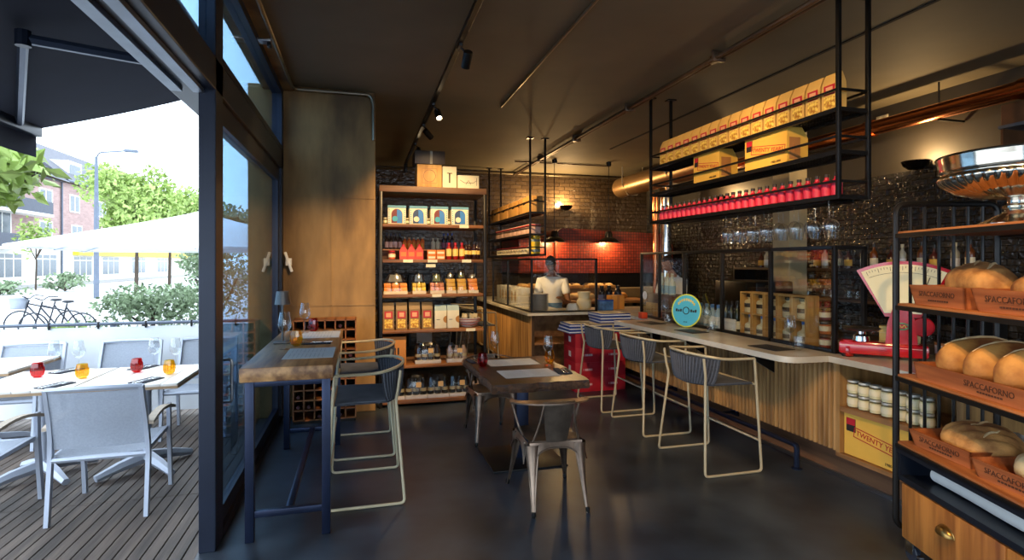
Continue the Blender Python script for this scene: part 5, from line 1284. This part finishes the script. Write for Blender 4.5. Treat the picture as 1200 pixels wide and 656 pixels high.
# sixth tier: carton and gift baskets
cb = simple_box('brown_carton', 'plain brown carton at the pillar end of the sixth shelf tier', 'box', (.245, 6.47, .478), (.50, 6.78, .80), CARTON)
obj('flap', MB().box((-.128, -.156, .29), (.128, .156, .323)), mat('carton_dark', (96, 66, 38), .8), cb, smooth=0); obj('print', MB().box((-.05, -.1562, .12), (-.03, -.155, .20)).box((.0, -.1562, .12), (.012, -.155, .20)).box((.03, -.1562, .12), (.05, -.155, .20)), DARKPRINT, cb, smooth=0)
def gift_basket(w, h, n, m, lb, tagc, name='gift_tray', dp=.20):
    t = thing(name, lb, 'gift pack', group='cellophane gift trays')
    obj('tray', MB().box((-w/2, -dp/2, 0), (w/2, dp/2, .04), .003), mat('tray_pale', (190, 188, 190), .7), t)
    for i in range(n):
        x = -w/2+w*(i+.5)/n; r = min(.04, w/n*.45)
        j = obj('jar', MB().lathe([(r*.95, .04), (r, .05), (r, h*.62), (r*.55, h*.74), (r*.5, h*.84), (.001, h*.85)], 12, (x, -dp*.18, 0)), m, t)
        obj('label', MB().lathe([(r*1.02, h*.30), (r*1.02, h*.44)], 12, (x, -dp*.18, 0), caps=False), mat('label_tan', (176, 164, 128), .7), j)
    def wrap(u, v):
        a = 2*PI*u; k = 1-.35*v**3+.03*math.sin(a*9)*v
        return (w*.51*k*math.copysign(abs(math.cos(a))**.5, math.cos(a)), dp*.51*k*math.copysign(abs(math.sin(a))**.5, math.sin(a)), .03+(h-.03)*v)
    obj('cellophane', MB().grid(wrap, 36, 7), CELLO, t)
    obj('gift_tag', MB().box((-.03+.1*w, -dp*.51-.004, h*.5), (.03+.1*w, -dp*.51-.001, h*.72), 0), tagc, t, smooth=0)
    return t
TAGC = mat('tag_tan', (214, 176, 120), .7)
DKJ = mat('dark_preserve', (40, 30, 30), .25, var=.2); PLJ = mat('pale_preserve_mix', (150, 130, 120), .4, var=.3)
o = gift_basket(.30, .25, 4, DKJ, 'dark jars on a tray in cellophane on the sixth tier', TAGC); o.location = (.755, 6.58, .478)
o = gift_basket(.25, .23, 3, PLJ, 'pale pink goods in frosted cellophane on the sixth tier near the centre table', TAGC); o.location = (1.10, 6.58, .478)
GTP = gift_basket(.25, .27, 3, mat('dark_oil_jar', (20, 20, 20), .2), 'x', TAGC)
GT = Proto(GTP)
for k in range(4): GT.put((.365+.256*k, 6.60, .071), 0, f'tray of three dark jars in cellophane on the lowest tier, {ORD[k]} from the pillar', 'cellophane gift trays')
o = gift_basket(.12, .19, 2, PLJ, 'small gift tray of two pale jars at the bar end of the lowest tier', TAGC); o.location = (1.335, 6.60, .071)
# packs in the bookcase seen through the shelf
cols = [(150, 60, 50), (196, 186, 160), (70, 90, 120), (190, 150, 80), (110, 120, 90), (206, 200, 190), (120, 50, 60)]
for lvl, z in enumerate((.55, 1.0)):
    for k in range(14):
        cI = (k*3+lvl) % 7; h = .20+.02*((k*5) % 4)
        o = simple_box('book', f'thin book in the back bookcase, {["lower","upper"][lvl]} row, {ORD[k]} from the window wall', 'book', (.12+.115*k, 10.75, z+.001), (.12+.115*k+.05+.012*(k % 3), 10.95, z+.001+h), mat('book_%d' % cI, cols[cI], .7), 'books in the back bookcase')
        obj('spine_label', MB().box((-.02, -.1015, h*.55), (.02, -.10, h*.75)), CREAM, o, smooth=0)
sg = thing('standing_sign', 'white sign with a green dot seen through the product shelf', 'sign', (.95, 8.6, 0), R(8))
obj('stand', MB().box((-.13, .0, 0), (.13, .2, .02)).box((-.015, .04, .02), (.015, .07, .45)), BLACK, sg, smooth=0); obj('board', MB().box((-.12, .025, .42), (.12, .045, .85), .003), WHITE, sg)
obj('green_dot', MB().lathe([(.001, 0), (.055, 0), (.055, .002), (.001, .002)], 18, T=Matrix.Translation((0, .024, .66)) @ Matrix.Rotation(PI/2, 4, 'X')), mat('dot_green', (70, 160, 60), .5), sg)

# ================================================================ KITCHEN GOODS
KB = simple_box('wooden_case', 'x', 'box', (-.11, -.29, 0), (.11, .29, .25), PINE)
obj('handle_slot', MB().box((-.1115, -.06, .13), (-.11, .06, .16)), DARKPRINT, KB, smooth=0); obj('end_slot', MB().box((-.04, -.2915, .17), (.04, -.29, .20)), DARKPRINT, KB, smooth=0)
KBP = Proto(KB)
for k in range(4): KBP.put((2.60, 8.42+.66*k, 2.432), 0, f'yellow wooden case on the kitchen hanging shelf, {ORD[k]} from the near end', 'wooden cases on the kitchen shelf')
KP = simple_box('pink_pack', 'x', 'pack', (-.08, -.13, 0), (.08, .13, .15), mat('pack_pinkish', (206, 170, 160), .6, var=.2, scale=20)); obj('red_band', MB().box((-.0815, -.1305, .125), (.081, .1305, .14)), RED, KP, smooth=0)
KPP = Proto(KP)
for k in range(8): KPP.put((2.59, 8.25+.29*k, 2.102), 0, f'pinkish pack with red band on the kitchen shelf, {ORD[k]} from the near end', 'packs on the kitchen shelf')
YT = thing('yellow_tin', 'x', 'tin'); obj('body', MB().lathe([(.085, 0), (.085, .16), (.001, .16)], 20), mat('tin_yellow', (206, 176, 40), .4, .2), YT); obj('label', MB().lathe([(.0855, .03), (.0855, .07)], 20, caps=False), mat('tin_label', (120, 140, 150), .5), YT)
YTP = Proto(YT); YTP.put((2.60, 8.2, 1.792), 0, 'yellow tin at the near end of the lowest kitchen shelf, lower one', 'yellow tins'); YTP.put((2.60, 8.2, 1.953), 0, 'yellow tin at the near end of the lowest kitchen shelf, upper one', 'yellow tins', scale=(1, 1, .85))
WT = jar(.05, .12, mat('pale_fill', (220, 210, 190), .6), RED, 'white_jar'); WTP = Proto(WT)
for k in range(12): WTP.put((2.57, 8.5+.17*k, 1.792), 0, f'white jar with red lid on the lowest kitchen shelf, {ORD[k]} from the yellow tins', 'white jars on the kitchen shelf')
wd = thing('white_dispenser', 'white carton dispenser with a row of cut-outs on the kitchen counter', 'box', (2.33, 9.0, .966))
obj('body', MB().box((-.02, -.85, 0), (.18, .5, .30), .004), WHITE, wd)
for k in range(6):
    T = Matrix.Translation((-.0215, -.7+.19*k, .16)) @ Matrix.Rotation(PI/2, 4, 'Y'); obj('cut_out', MB().lathe([(.001, 0), (.055, 0), (.055, .002), (.001, .002)], 14, T=T, sx=1.5), mat('cutout_tan', (190, 160, 120), .7), wd, smooth=0)
PLM = mat('grey_plate', (150, 150, 146), .35); plm = tag(obj('plate', MB().lathe([(.001, .004), (.09, .003), (.10, 0), (.145, .022), (.145, .027), (.10, .008), (.001, .010)], 24), PLM), 'x', 'plate'); PLP = Proto(plm)
for k in range(14): PLP.put((2.47, 7.62, .966+.0165*k), 0, f'grey plate in the stack in the glass case, {ORD[k]} from the bottom', 'stacked plates')
def counter_box(name, lb, cat, x, y, w, d, h, m, z=.966): return simple_box(name, lb, cat, (x-w/2, y-d/2, z), (x+w/2, y+d/2, z+h), m)
tn = counter_box('blue_tin', 'blue picture tin beside the pizza boxes on the kitchen counter', 'tin', 3.42, 7.42, .22, .1, .15, mat('tin_blue', (70, 110, 160), .5, var=.5, scale=16)); obj('lid', MB().box((-.112, -.052, .13), (.112, .052, .152), .004), BLUEPRINT, tn)
ob2 = counter_box('orange_carton', 'orange-brown carton behind the blue tin on the kitchen counter', 'box', 3.68, 7.62, .2, .2, .20, mat('carton_orange', (206, 140, 60), .7)); obj('tape', MB().box((-.02, -.1012, .0), (.02, -.1, .2)), CARTON, ob2, smooth=0)
BC = bottle('black_bottle', .055, .34, mat('black_glass', (24, 24, 34), .15), BLACK, mat('navy_label', (60, 70, 110), .5), .7, .5, (.3, .6)); BCP = Proto(BC)
for k, (x, y) in enumerate(((3.52, 7.75), (3.66, 7.80), (3.80, 7.78))): BCP.put((x, y, .966+.0), 0, f'black bottle with navy label on the kitchen counter, {ORD[k]} from the cooks', 'black bottles by the bar end')
vs_ = thing('cream_vase', 'cream ceramic crock on the kitchen counter behind the pizza boxes', 'crock', (3.20, 7.68, .966)); obj('body', MB().lathe([(.09, 0), (.11, .03), (.11, .12), (.08, .16), (.085, .20), (.095, .25), (.001, .25)], 20), CREAM, vs_); obj('rim', MB().tube([(.095*math.cos(2*PI*k/24), .095*math.sin(2*PI*k/24), .25) for k in range(24)], .006, 5, closed=True), CREAM, vs_)
wl_ = thing('white_tub', 'low white tub lit brightly on the kitchen counter', 'tub', (2.95, 7.5, .966)); obj('body', MB().lathe([(.10, 0), (.085, .07), (.06, .10), (.001, .105)], 20), WHITE, wl_); obj('foot', MB().lathe([(.105, 0), (.105, .008)], 20), WHITE, wl_)
dgm = mat('dough', (214, 176, 120), .8)
tray_ = thing('dough_tray', 'x', 'tray'); obj('tray', MB().box((-.28, -.2, 0), (.28, .2, .05), .004), PINE, tray_)
for i in range(3):
    for j in range(2): obj('dough_ball', MB().ball((-.18+.18*i, -.1+.2*j, .055), (.075, .075, .035), 12, 8), dgm, tray_)
DT = Proto(tray_)
for k in range(3): DT.put((3.05+.66*k, 9.80, 1.181), 0, f'tray of dough balls on the oven hearth ledge, {ORD[k]} from the kitchen shelf', 'dough trays')
wtb = thing('work_table', 'long wooden worktop in front of the pizza oven', 'table', (4.1, 9.15, 0)); obj('top', MB().box((-1.0, -.35, .95), (.9, .35, 1.0), .006), BOARD, wtb)
for x in (-.95, .85):
    for y in (-.3, .3): obj('leg', MB().box((x-.03, y-.03, 0), (x+.03, y+.03, .95)), BLACK, wtb, smooth=0)
obj('shelf', MB().box((-.95, -.3, .4), (.85, .3, .43)), BOARD, wtb, smooth=0)
brd = loaf(.5, .22, .14, FLOUR, 31, 5); brd.location = (3.75, 9.1, 1.0); brd['label'] = 'flat floured loaf on the worktop before the oven'
brd = loaf(.45, .2, .14, CRUST, 32, 4); brd.location = (4.4, 9.1, 1.0); brd['label'] = 'golden loaf on the worktop before the oven'
espresso = thing('coffee_machine', 'dark coffee machine standing behind the bar screen', 'coffee machine', (5.0, 6.25, 0))
obj('stand', MB().box((-.3, -.5, 0), (.3, .5, .95)), MATS['bar_cabinet'], espresso, smooth=0); obj('body', MB().box((-.28, -.42, 1.05), (.28, .42, 1.42), .03), BLACK, espresso)
obj('drip_tray', MB().box((-.3, -.42, .95), (.28, .42, 1.0), .01), STEEL, espresso); obj('back', MB().box((.05, -.42, 1.0), (.28, .42, 1.05)), BLACK, espresso, smooth=0)
for yy in (-.2, .2): obj('group_head', MB().lathe([(.04, .99), (.04, 1.07)], 12, (-.15, yy, 0)).tube([(-.15, yy, 1.02), (-.33, yy, 1.0)], .014, 6), CHROME, espresso)

# ================================================================ PEOPLE
def skinned(name, nodes, edges, radii, m, parent, sub=2, root=0):
    me = bpy.data.meshes.new(name); me.from_pydata(nodes, edges, []); o = bpy.data.objects.new(name, me); C.objects.link(o)
    md = o.modifiers.new('skin', 'SKIN'); md.use_smooth_shade = True
    for i, r in enumerate(radii):
        v = me.skin_vertices[0].data[i]; v.radius = (r, r) if not isinstance(r, tuple) else r; v.use_root = (i == root)
    if sub: o.modifiers.new('sub', 'SUBSURF').levels = sub; o.modifiers['sub'].render_levels = sub
    dg = bpy.context.evaluated_depsgraph_get(); dg.update(); em_ = bpy.data.meshes.new_from_object(o.evaluated_get(dg)); em_.name = name
    bpy.data.objects.remove(o); bpy.data.meshes.remove(me)
    em_.materials.clear(); em_.materials.append(m); em_.shade_smooth()
    o = bpy.data.objects.new(name, em_); C.objects.link(o)
    if parent: o.parent = parent
    return o
def person(label, loc, rz, skin_c, hair_c, shirt_c, trouser_c, lean, hands, headpitch, cap=None, apron=None, lookturn=0):
    """facing local -Y; lean = forward offset of the shoulders; hands = two points."""
    t = thing('person', label, 'person', loc, rz); SK = mat('skin_%d' % skin_c[0], skin_c, .55, var=.06)
    hp = Vector((0, 0, .93)); ch = Vector((0, -lean*.6, 1.22)); nk = Vector((0, -lean, 1.46)); hb = nk+Vector((0, -.03-.03*headpitch, .08)); hc = hb+Vector((0, -.035-.04*headpitch, .10))
    N = []; E = []; Rr = []
    def nd(p, r, par=None):
        N.append(tuple(p)); Rr.append(r); i = len(N)-1
        if par is not None: E.append((par, i))
        return i
    pelvis = nd(hp, (.15, .11)); wa = nd((hp+ch)/2, (.135, .10), pelvis); c_ = nd(ch, (.15, .11), wa); up = nd(ch*.35+nk*.65, (.12, .085), c_)
    n_ = nd(nk+Vector((0, 0, .02)), .055, up); h0 = nd(hb, .06, n_)
    for s, hnd in zip((-1, 1), hands):
        sh_ = ch*.2+nk*.8+Vector((.19*s, 0, -.05)); hd_ = Vector(hnd)
        mid = (sh_+hd_)/2; d = (hd_-sh_).length; L_ = .30; off = math.sqrt(max(.0005, L_*L_-d*d/4)); el = mid+Vector((.35*s, .15, -.92)).normalized()*off
        i1 = nd(sh_, .058, up); i2 = nd(el, .042, i1); wr_ = el+(hd_-el)*.96; i3 = nd(wr_, .028, i2)
        dr_ = (hd_-el).normalized(); side = Vector((s, 0, 0)) - dr_*dr_.x*s; side.normalize()
        pm = nd(wr_+dr_*.06, (.036, .020), i3)
        for f in range(4):
            o_ = side*(.030-.020*f)*1.0; b_ = wr_+dr_*.09+o_; ln = (.06, .072, .076, .065)[f]
            j1 = nd(b_, .0095, pm); j2 = nd(b_+dr_*ln*.55+Vector((0, 0, -.012)), .009, j1); nd(b_+dr_*ln*.85+Vector((0, 0, -.04)), .008, j2)
        tb_ = wr_+dr_*.03-side*.03; j1 = nd(tb_, .011, pm); nd(tb_+dr_*.045-side*.02+Vector((0, 0, -.01)), .009, j1)
        kn = Vector((.10*s, -.04, .50)); an = Vector((.11*s, .03, .09)); i1 = nd(Vector((.095*s, 0, .86)), .095, pelvis); i2 = nd(kn, .062, i1); i3 = nd(an, .042, i2); nd(Vector((.12*s, -.13, .035)), .035, i3)
    body = skinned('body', N, E, Rr, SK, t, 2)
    # head as its own shaped mesh joined to the body mesh
    hm_ = MB(); pit = R(18+30*headpitch)
    T = Matrix.Translation(hc) @ Matrix.Rotation(lookturn, 4, 'Z') @ Matrix.Rotation(pit, 4, 'X')
    def head(u, v):
        th = PI*u; a = 2*PI*v; z = math.cos(th)*.118; r = math.sin(th)
        x = .076*r*math.cos(a); y = .095*r*math.sin(a)
        if z < 0: x *= 1+z*2.2; y = y*(1+z*1.2)-.02*(-z/.118)
        fr = max(0, -math.sin(a))*r
        y -= .012*fr*math.exp(-((z+.035)/.05)**2)                                              # cheeks and mouth
        if fr > .5:
            cx = abs(math.cos(a))
            y += .012*math.exp(-((z-.012)/.018)**2)*math.exp(-((cx-.38)/.22)**2)                # eye sockets
            y -= .022*math.exp(-((z+.018)/.024)**2)*math.exp(-(cx/.16)**2)                      # nose
            y += .004*math.exp(-((z+.058)/.006)**2)*(cx < .4)                                   # mouth line
        return (x, y, z)
    hm_.grid(head, 26, 32, T)
    for s in (-1, 1): hm_.ball((.078*s, .008, -.005), (.012, .02, .032), 8, 6, T)
    me2 = mesh('head', hm_, [SK], 80); bm = bmesh.new(); bm.from_mesh(body.data); bm.from_mesh(me2); bm.to_mesh(body.data); bm.free(); body.data.shade_smooth(); bpy.data.meshes.remove(me2)
    ey = MB()
    for s in (-1, 1): ey.ball((.029*s, -.083, .012), (.012, .007, .006), 8, 6, T)
    obj('eyes', ey, DARKPRINT, t); obj('mouth', MB().tube([T @ Vector((-.024, -.102, -.056)), T @ Vector((0, -.107, -.058)), T @ Vector((.024, -.102, -.056))], .003, 5), mat('lips_%d' % skin_c[0], tuple(int(c*.65) for c in skin_c), .5), t)
    hr = MB().grid(lambda u, v: (lambda p: (p[0]*1.07, p[1]*1.06+.008, p[2]*1.06+.004))(head(u*.46 if math.sin(2*PI*v) < -.2 else u*.62, v) if not (math.sin(2*PI*v) < -.2) else head(u*.30, v)), 12, 32, T)
    obj('hair', hr, mat('hair_%d' % hair_c[0], hair_c, .7, var=.2), t, smooth=70)
    if cap:
        obj('cap', MB().grid(lambda u, v: (lambda p: (p[0]*1.13, p[1]*1.11, p[2]*1.13+.008))(head(u*.40, v)), 10, 32, T), mat('cap', cap, .8), t, smooth=70)
    # shirt
    N2 = []; E2 = []; R2 = []
    def n2(p, r, par=None):
        N2.append(tuple(p)); R2.append(r); i = len(N2)-1
        if par is not None: E2.append((par, i))
        return i
    a0 = n2(hp+Vector((0, 0, -.04)), (.178, .138)); a1 = n2((hp+ch)/2, (.163, .128), a0); a2 = n2(ch, (.178, .135), a1); a3 = n2(ch*.35+nk*.65, (.145, .108), a2); a4 = n2(nk+Vector((0, 0, -.015)), .072, a3)
    for s, hnd in zip((-1, 1), hands):
        sh_ = ch*.2+nk*.8+Vector((.19*s, 0, -.05)); hd_ = Vector(hnd); mid = (sh_+hd_)/2; d = (hd_-sh_).length; off = math.sqrt(max(.0005, .09-d*d/4)); el = mid+Vector((.35*s, .15, -.92)).normalized()*off
        b1 = n2(sh_, .080, a3); n2(sh_*.35+el*.65, .066, b1)
    skinned('t_shirt', N2, E2, R2, mat('shirt_%d' % shirt_c[0], shirt_c, .85, var=.06), t, 2)
    N2.clear(); E2.clear(); R2.clear()
    a0 = n2(hp+Vector((0, 0, .04)), (.165, .125))
    for s in (-1, 1):
        b1 = n2(Vector((.095*s, 0, .86)), .108, a0); b2 = n2(Vector((.10*s, -.04, .50)), .078, b1); n2(Vector((.11*s, .03, .10)), .062, b2)
    skinned('trousers', N2, E2, R2, mat('trousers_%d' % trouser_c[0], trouser_c, .85), t, 2)
    for s in (-1, 1): obj('shoe', MB().ball((.115*s, -.06, .04), (.05, .14, .045), 12, 8), BLACK, t)
    if apron:
        obj('apron', MB().grid(lambda u, v: (.30*(u-.5)*(1+.15*v)+0, -.165+.02*math.cos((u-.5)*4)*-1-.02*v+.08*(2*u-1)**2, 1.02-.5*v), 12, 10, thick=(0, .004, 0)), mat('apron', apron, .85), t)
    return t
person('person in a white t-shirt and dark cap working behind the glass case, looking down', (2.98, 8.42, 0), R(-28), (112, 74, 52), (24, 20, 18), (226, 226, 222), (54, 54, 60), .14, ((-.16, -.42, 1.08), (.20, -.40, 1.10)), .8, (34, 36, 40), (86, 126, 170))
person('person in a white t-shirt bending behind the bar screen, turned away from us', (4.82, 7.66, 0), R(-70), (196, 140, 106), (60, 40, 28), (226, 224, 220), (40, 40, 46), .22, ((-.14, -.46, 1.10), (.16, -.46, 1.12)), .5)
# ================================================================ CEILING, PIPES, LAMPS
GALV = mat('galvanised_conduit', (150, 140, 120), .35, .9, var=.15)
COPPER = mat('copper', (206, 128, 84), .2, 1.0, var=.1)
PIPEBR = mat('brown_pipe', (104, 84, 66), .4, .5, var=.2)
pd = MB().tube(fil([(-.70, -3, 3.50), (-.70, 6.30, 3.50), (.10, 6.30, 3.50), (.135, 6.30, 3.40), (.135, 6.30, 3.0)], .08, 5), .018, 8)
tag(obj('conduit', pd, GALV), 'galvanised conduit running over the window front and along the concrete pillar', 'pipe')
tag(obj('conduit', MB().tube([(1.63, -3, 3.535), (1.63, 6.49, 3.535)], .013, 8), GALV), 'thin straight grey conduit on the ceiling between track and brown pipe', 'pipe')
bp2 = thing('ceiling_pipe', 'brown twin ceiling pipes with clamps running towards the kitchen', 'pipe', (3.07, 4, 3.49))
for dx, r in ((0, .022), (.055, .014)): obj('pipe', MB().tube([(dx, -7, 0), (dx, 7.1, 0)], r, 8), PIPEBR, bp2)
for k in range(7): obj('clamp', MB().box((-.04, -4.8+1.7*k, -.035), (.09, -4.77+1.7*k, .06), .003).lathe([(.035, -.03), (.035, .03)], 8, (.028, -4.7+1.7*k, .01)), PIPEBR, bp2)
cp = thing('copper_pipe', 'shiny copper pipe running high along the tiled wall', 'pipe', (5.8, 3, 3.23))
obj('pipe', MB().tube([(0, -6, 0), (0, 6.3, 0)], .085, 16), COPPER, cp)
for yy in (-1.2, .6, 2.2, 4.2): obj('joint', MB().tube([(0, yy-.05, 0), (0, yy+.05, 0)], .1, 16), COPPER, cp)
for yy in (-1.0, 1.4, 4.0): obj('wall_bracket', MB().box((0, yy-.015, -.10), (.34, yy+.015, -.08)).tube([(0, yy, .08), (0, yy, .30)], .008, 6), BLACK, cp)
dc = thing('air_duct', 'thick tan ventilation duct hung near the ceiling over the pizza oven', 'duct', (5.2, 9.6, 3.2))
obj('duct', MB().tube([(0, -2.2, 0), (0, .9, 0)], .2, 20), mat('duct_skin', (168, 134, 92), .35, .7, var=.1), dc)
for yy in (-1.2, .4): obj('hanger', MB().tube([(-.22, yy, .35), (-.22, yy, 0), (-.1, yy, -.2), (.1, yy, -.2), (.22, yy, 0), (.22, yy, .35)], .012, 6), BRASS, dc)
fl = thing('oven_flue', 'vertical steel flue pipe rising behind the bar screen', 'pipe', (5.62, 9.46, 0))
obj('pipe', MB().tube([(0, 0, 0), (0, 0, 3.545)], .11, 20), CHROME, fl)
for z in (1.9, 2.6, 3.2): obj('joint', MB().lathe([(.118, -.03), (.118, .03)], 20, (0, 0, z)), CHROME, fl)
tag(obj('copper_riser', MB().tube([(5.40, 9.46, 0), (5.40, 9.46, 2.98)], .055, 14), COPPER), 'slim vertical copper pipe beside the steel flue', 'pipe')
tag(obj('conduit', MB().tube([(2.75, 9.9, 3.53), (4.6, 9.9, 3.53)], .013, 6), PIPEBR), 'short brown conduit on the ceiling feeding the pendant lamps', 'pipe')
tag(obj('wall_conduit', MB().tube([(-.7, 11.12, 3.5), (6.1, 11.12, 3.5)], .02, 6), GALV), 'pale conduit along the top of the tiled back wall', 'pipe')
# switch plate, cabinet at the wall, window lever
swp = thing('wall_socket', 'small pale double switch plate high on the tiled wall', 'switch', (6.15, 5.35, 3.40))
obj('plate', MB().box((-.012, -.08, -.05), (0, .08, .05), .004), CREAM, swp)
for yy in (-.04, .04): obj('rocker', MB().box((-.018, yy-.03, -.035), (-.011, yy+.03, .035), .003), CREAM, swp)
wc = thing('wall_cabinet', 'dark open cabinet under the copper pipe above the silver bowl', 'cabinet', (5.92, 3.2, 2.6))
obj('body', MB().box((-.23, -.7, .3), (.22, .55, .50), .005).box((-.23, .53, 0), (.22, .55, .3)).box((-.23, -.7, 0), (.22, -.68, .3)).box((.2, -.7, 0), (.22, .55, .3)), mat('cabinet_panel', (108, 76, 52), .4, .3, var=.3), wc, smooth=0)
obj('shelf_lip', MB().box((-.25, -.7, .28), (.23, .56, .31)), GREYPOST, wc, smooth=0)
lv = thing('window_lever', 'white tilted lever handle beside the window frame above the table lamp', 'handle', (-.74, 6.28, 1.66))
obj('lever', MB().box((-.014, -.012, -.11), (.014, .012, .11), .006, Matrix.Rotation(R(-18), 4, 'Y')), WHITE, lv)
obj('mount', MB().box((-.03, .0, -.04), (.03, .05, .04), .006), WHITE, lv)
for k, yy in enumerate((3.95, 4.85)):
    b = thing('blind_bracket', ['small steel bracket above the upper window nearest the door post', 'small steel bracket above the upper window nearer the pillar'][k], 'bracket', (-.76, yy, 3.44))
    obj('plate', MB().box((-.04, -.05, -.01), (.06, .05, .01), .003), STEEL, b); obj('clip', MB().box((.03, -.03, -.045), (.06, .03, -.01), .004), BLACK, b)

# track with spots
tr = thing('light_track', 'long black light track running along the ceiling to the back wall', 'light track', (.8, 4, 3.50))
obj('track', MB().box((-.022, -6, -.025), (.022, 6.5, .02), .002), BLACK, tr, smooth=0)
obj('end_feed', MB().box((-.03, 6.4, -.16), (.03, 6.5, -.02), .006), BLACK, tr)
for yy in (-4, -1, 2, 4.6): obj('suspension', MB().box((-.012, yy-.012, .02), (.012, yy+.012, .045)), BLACK, tr, smooth=0)
BULB = emit('warm_bulb', (1, .72, .40), 30)
def track_spot(y, target, power, angle, label, side=.06, x=.8):
    t = thing('track_spot', label, 'spotlight', (x, y, 3.47), 0, 'spots on the ceiling track')
    d = (Vector(target)-Vector((x+side, y, 3.36))).normalized(); q = Vector((0, 0, -1)).rotation_difference(d).to_matrix().to_4x4()
    T = Matrix.Translation((side, 0, -.11)) @ q
    obj('adapter', MB().box((-.018, -.06, -.02), (.018, .06, .03), .003).tube([(0, 0, -.01), (side, 0, -.06), (side, 0, -.11)], .009, 6), BLACK, t)
    obj('head', MB().lathe([(.001, .07), (.036, .07), (.040, .06), (.040, -.07), (.034, -.07), (.030, -.05), (.001, -.045)], 16, T=T), BLACK, t)
    obj('lens', MB().lathe([(.001, -.055), (.029, -.055)], 14, T=T, caps=False), BULB, t)
    if power: spot('spot_light', Vector((x+side, y, 3.36))+d*.08, target, power*K_TRACK, angle, .6, .03, WARM, t)
track_spot(4.6, (.80, 6.5, 1.65), 330, 62, 'black cylinder spot on the ceiling track nearest us')
track_spot(6.4, (1.25, 4.3, .75), 55, 50, 'lit spot on the ceiling track above the product shelf front')
track_spot(7.4, (2.6, 8.8, 1.95), 420, 66, 'black spot on the ceiling track just beyond the product shelf, turned to the kitchen')
track_spot(8.6, (.95, 7.0, 1.6), 120, 60, 'lit spot on the ceiling track nearest the back wall')
track_spot(3.3, (3.3, 4.7, 2.5), 230, 46, 'spot on the track above the viewer aimed at the hanging shelf middle')
track_spot(2.7, (3.25, 3.45, 2.7), 170, 42, 'spot on the track above the viewer aimed at the hanging shelf end')
track_spot(2.2, (-.34, 6.36, 1.1), 420, 32, 'spot on the track above the viewer aimed at the concrete pillar')
track_spot(1.2, (2.7, 1.9, 1.2), 150, 60, 'added unseen spot on the track above the viewer aimed at the bread rack')  # added out of view to light the bread rack
track_spot(.4, (3.6, 3.6, .8), 200, 56, 'added unseen spot on the track above the viewer aimed at the bar front')  # unseen extra lamp, put in to brighten the bar front
track_spot(1.8, (3.0, 6.0, .7), 260, 44, 'added unseen spot on the track above the viewer aimed at the red cartons')  # added lamp outside the frame, lifts the dark red cartons

# pendants over the pizza counter
def pendant(x, y, zb, label):
    t = thing('pendant_lamp', label, 'lamp', (x, y, zb), 0, 'pendant lamps by the pizza oven')
    obj('shade', MB().lathe([(.20, 0), (.195, .02), (.15, .07), (.075, .10), (.065, .18), (.05, .21), (.045, .20), (.06, .17), (.07, .095), (.14, .062), (.19, .012)], 24, caps=False), BLACK, t)
    obj('cord', MB().tube([(0, 0, .2), (0, 0, 3.5-zb)], .006, 6), BLACK, t)
    obj('canopy_cup', MB().lathe([(.045, 3.47-zb), (.05, 3.54-zb)], 12), BLACK, t)
    obj('bulb', MB().ball((0, 0, .06), .035, 10, 8), BULB, t)
    point('pendant_light', (x, y, zb+.01), 30*K_WALL, .05, WARM, t)
pendant(4.50, 9.6, 2.03, 'black dome pendant lamp hanging before the red oven mosaic')
pendant(3.42, 9.6, 2.03, 'black dome pendant lamp half hidden behind the kitchen hanging shelf')
# wall sconces: bowls that throw light upward
def sconce(loc, nrm, power, label):
    t = thing('wall_sconce', label, 'lamp', loc, 0, 'bowl wall lights'); n = Vector(nrm)
    obj('bowl', MB().lathe([(.001, -.10), (.07, -.09), (.12, -.05), (.14, 0), (.13, 0), (.11, -.045), (.06, -.08), (.001, -.09)], 18, tuple(n*.17)), mat('sconce_black', (20, 17, 15), .2, .5), t)
    obj('arm', MB().tube([(0, 0, -.03), tuple(n*.06+Vector((0, 0, -.03)))], .015, 6).box((-.03, -.03, -.08), (.03, .03, .02), .004), BLACK, t)
    obj('bulb', MB().ball(tuple(n*.17+Vector((0, 0, -.015))), .03, 10, 8), BULB, t)
    p = Vector(loc)+n*.17+Vector((0, 0, .05)); point('sconce_light', p, power*K_WALL, .04, WARM, t)
sconce((6.12, 4.77, 2.78), (-1, 0, 0), 32, 'black bowl sconce glowing upward on the dark tiled wall over the bread rack')
sconce((4.15, 11.1, 2.85), (0, -1, 0), 60, 'bowl sconce lighting the back wall tiles above the pizza oven')
sconce((3.35, 11.1, 2.78), (0, -1, 0), 45, 'black bowl sconce on the back wall beside the kitchen hanging shelf')
sconce((6.12, 8.2, 2.78), (-1, 0, 0), 30, 'bowl sconce on the tiled side wall behind the hanging bottles')
# table lamp on the window table
tl = thing('table_lamp', 'small cordless table lamp with grey shade on the window table', 'lamp', (-.575, 4.53, 1.04))
LAMPM = mat('lamp_grey', (118, 110, 104), .4, .4)
obj('base', MB().box((-.06, -.05, 0), (.06, .05, .018), .006), LAMPM, tl)
obj('stem', MB().tube([(0, 0, .018), (0, 0, .32)], .009, 8), LAMPM, tl)
obj('lamp_shade', MB().lathe([(.058, .295), (.044, .395), (.001, .398)], 20, caps=False), LAMPM, tl)
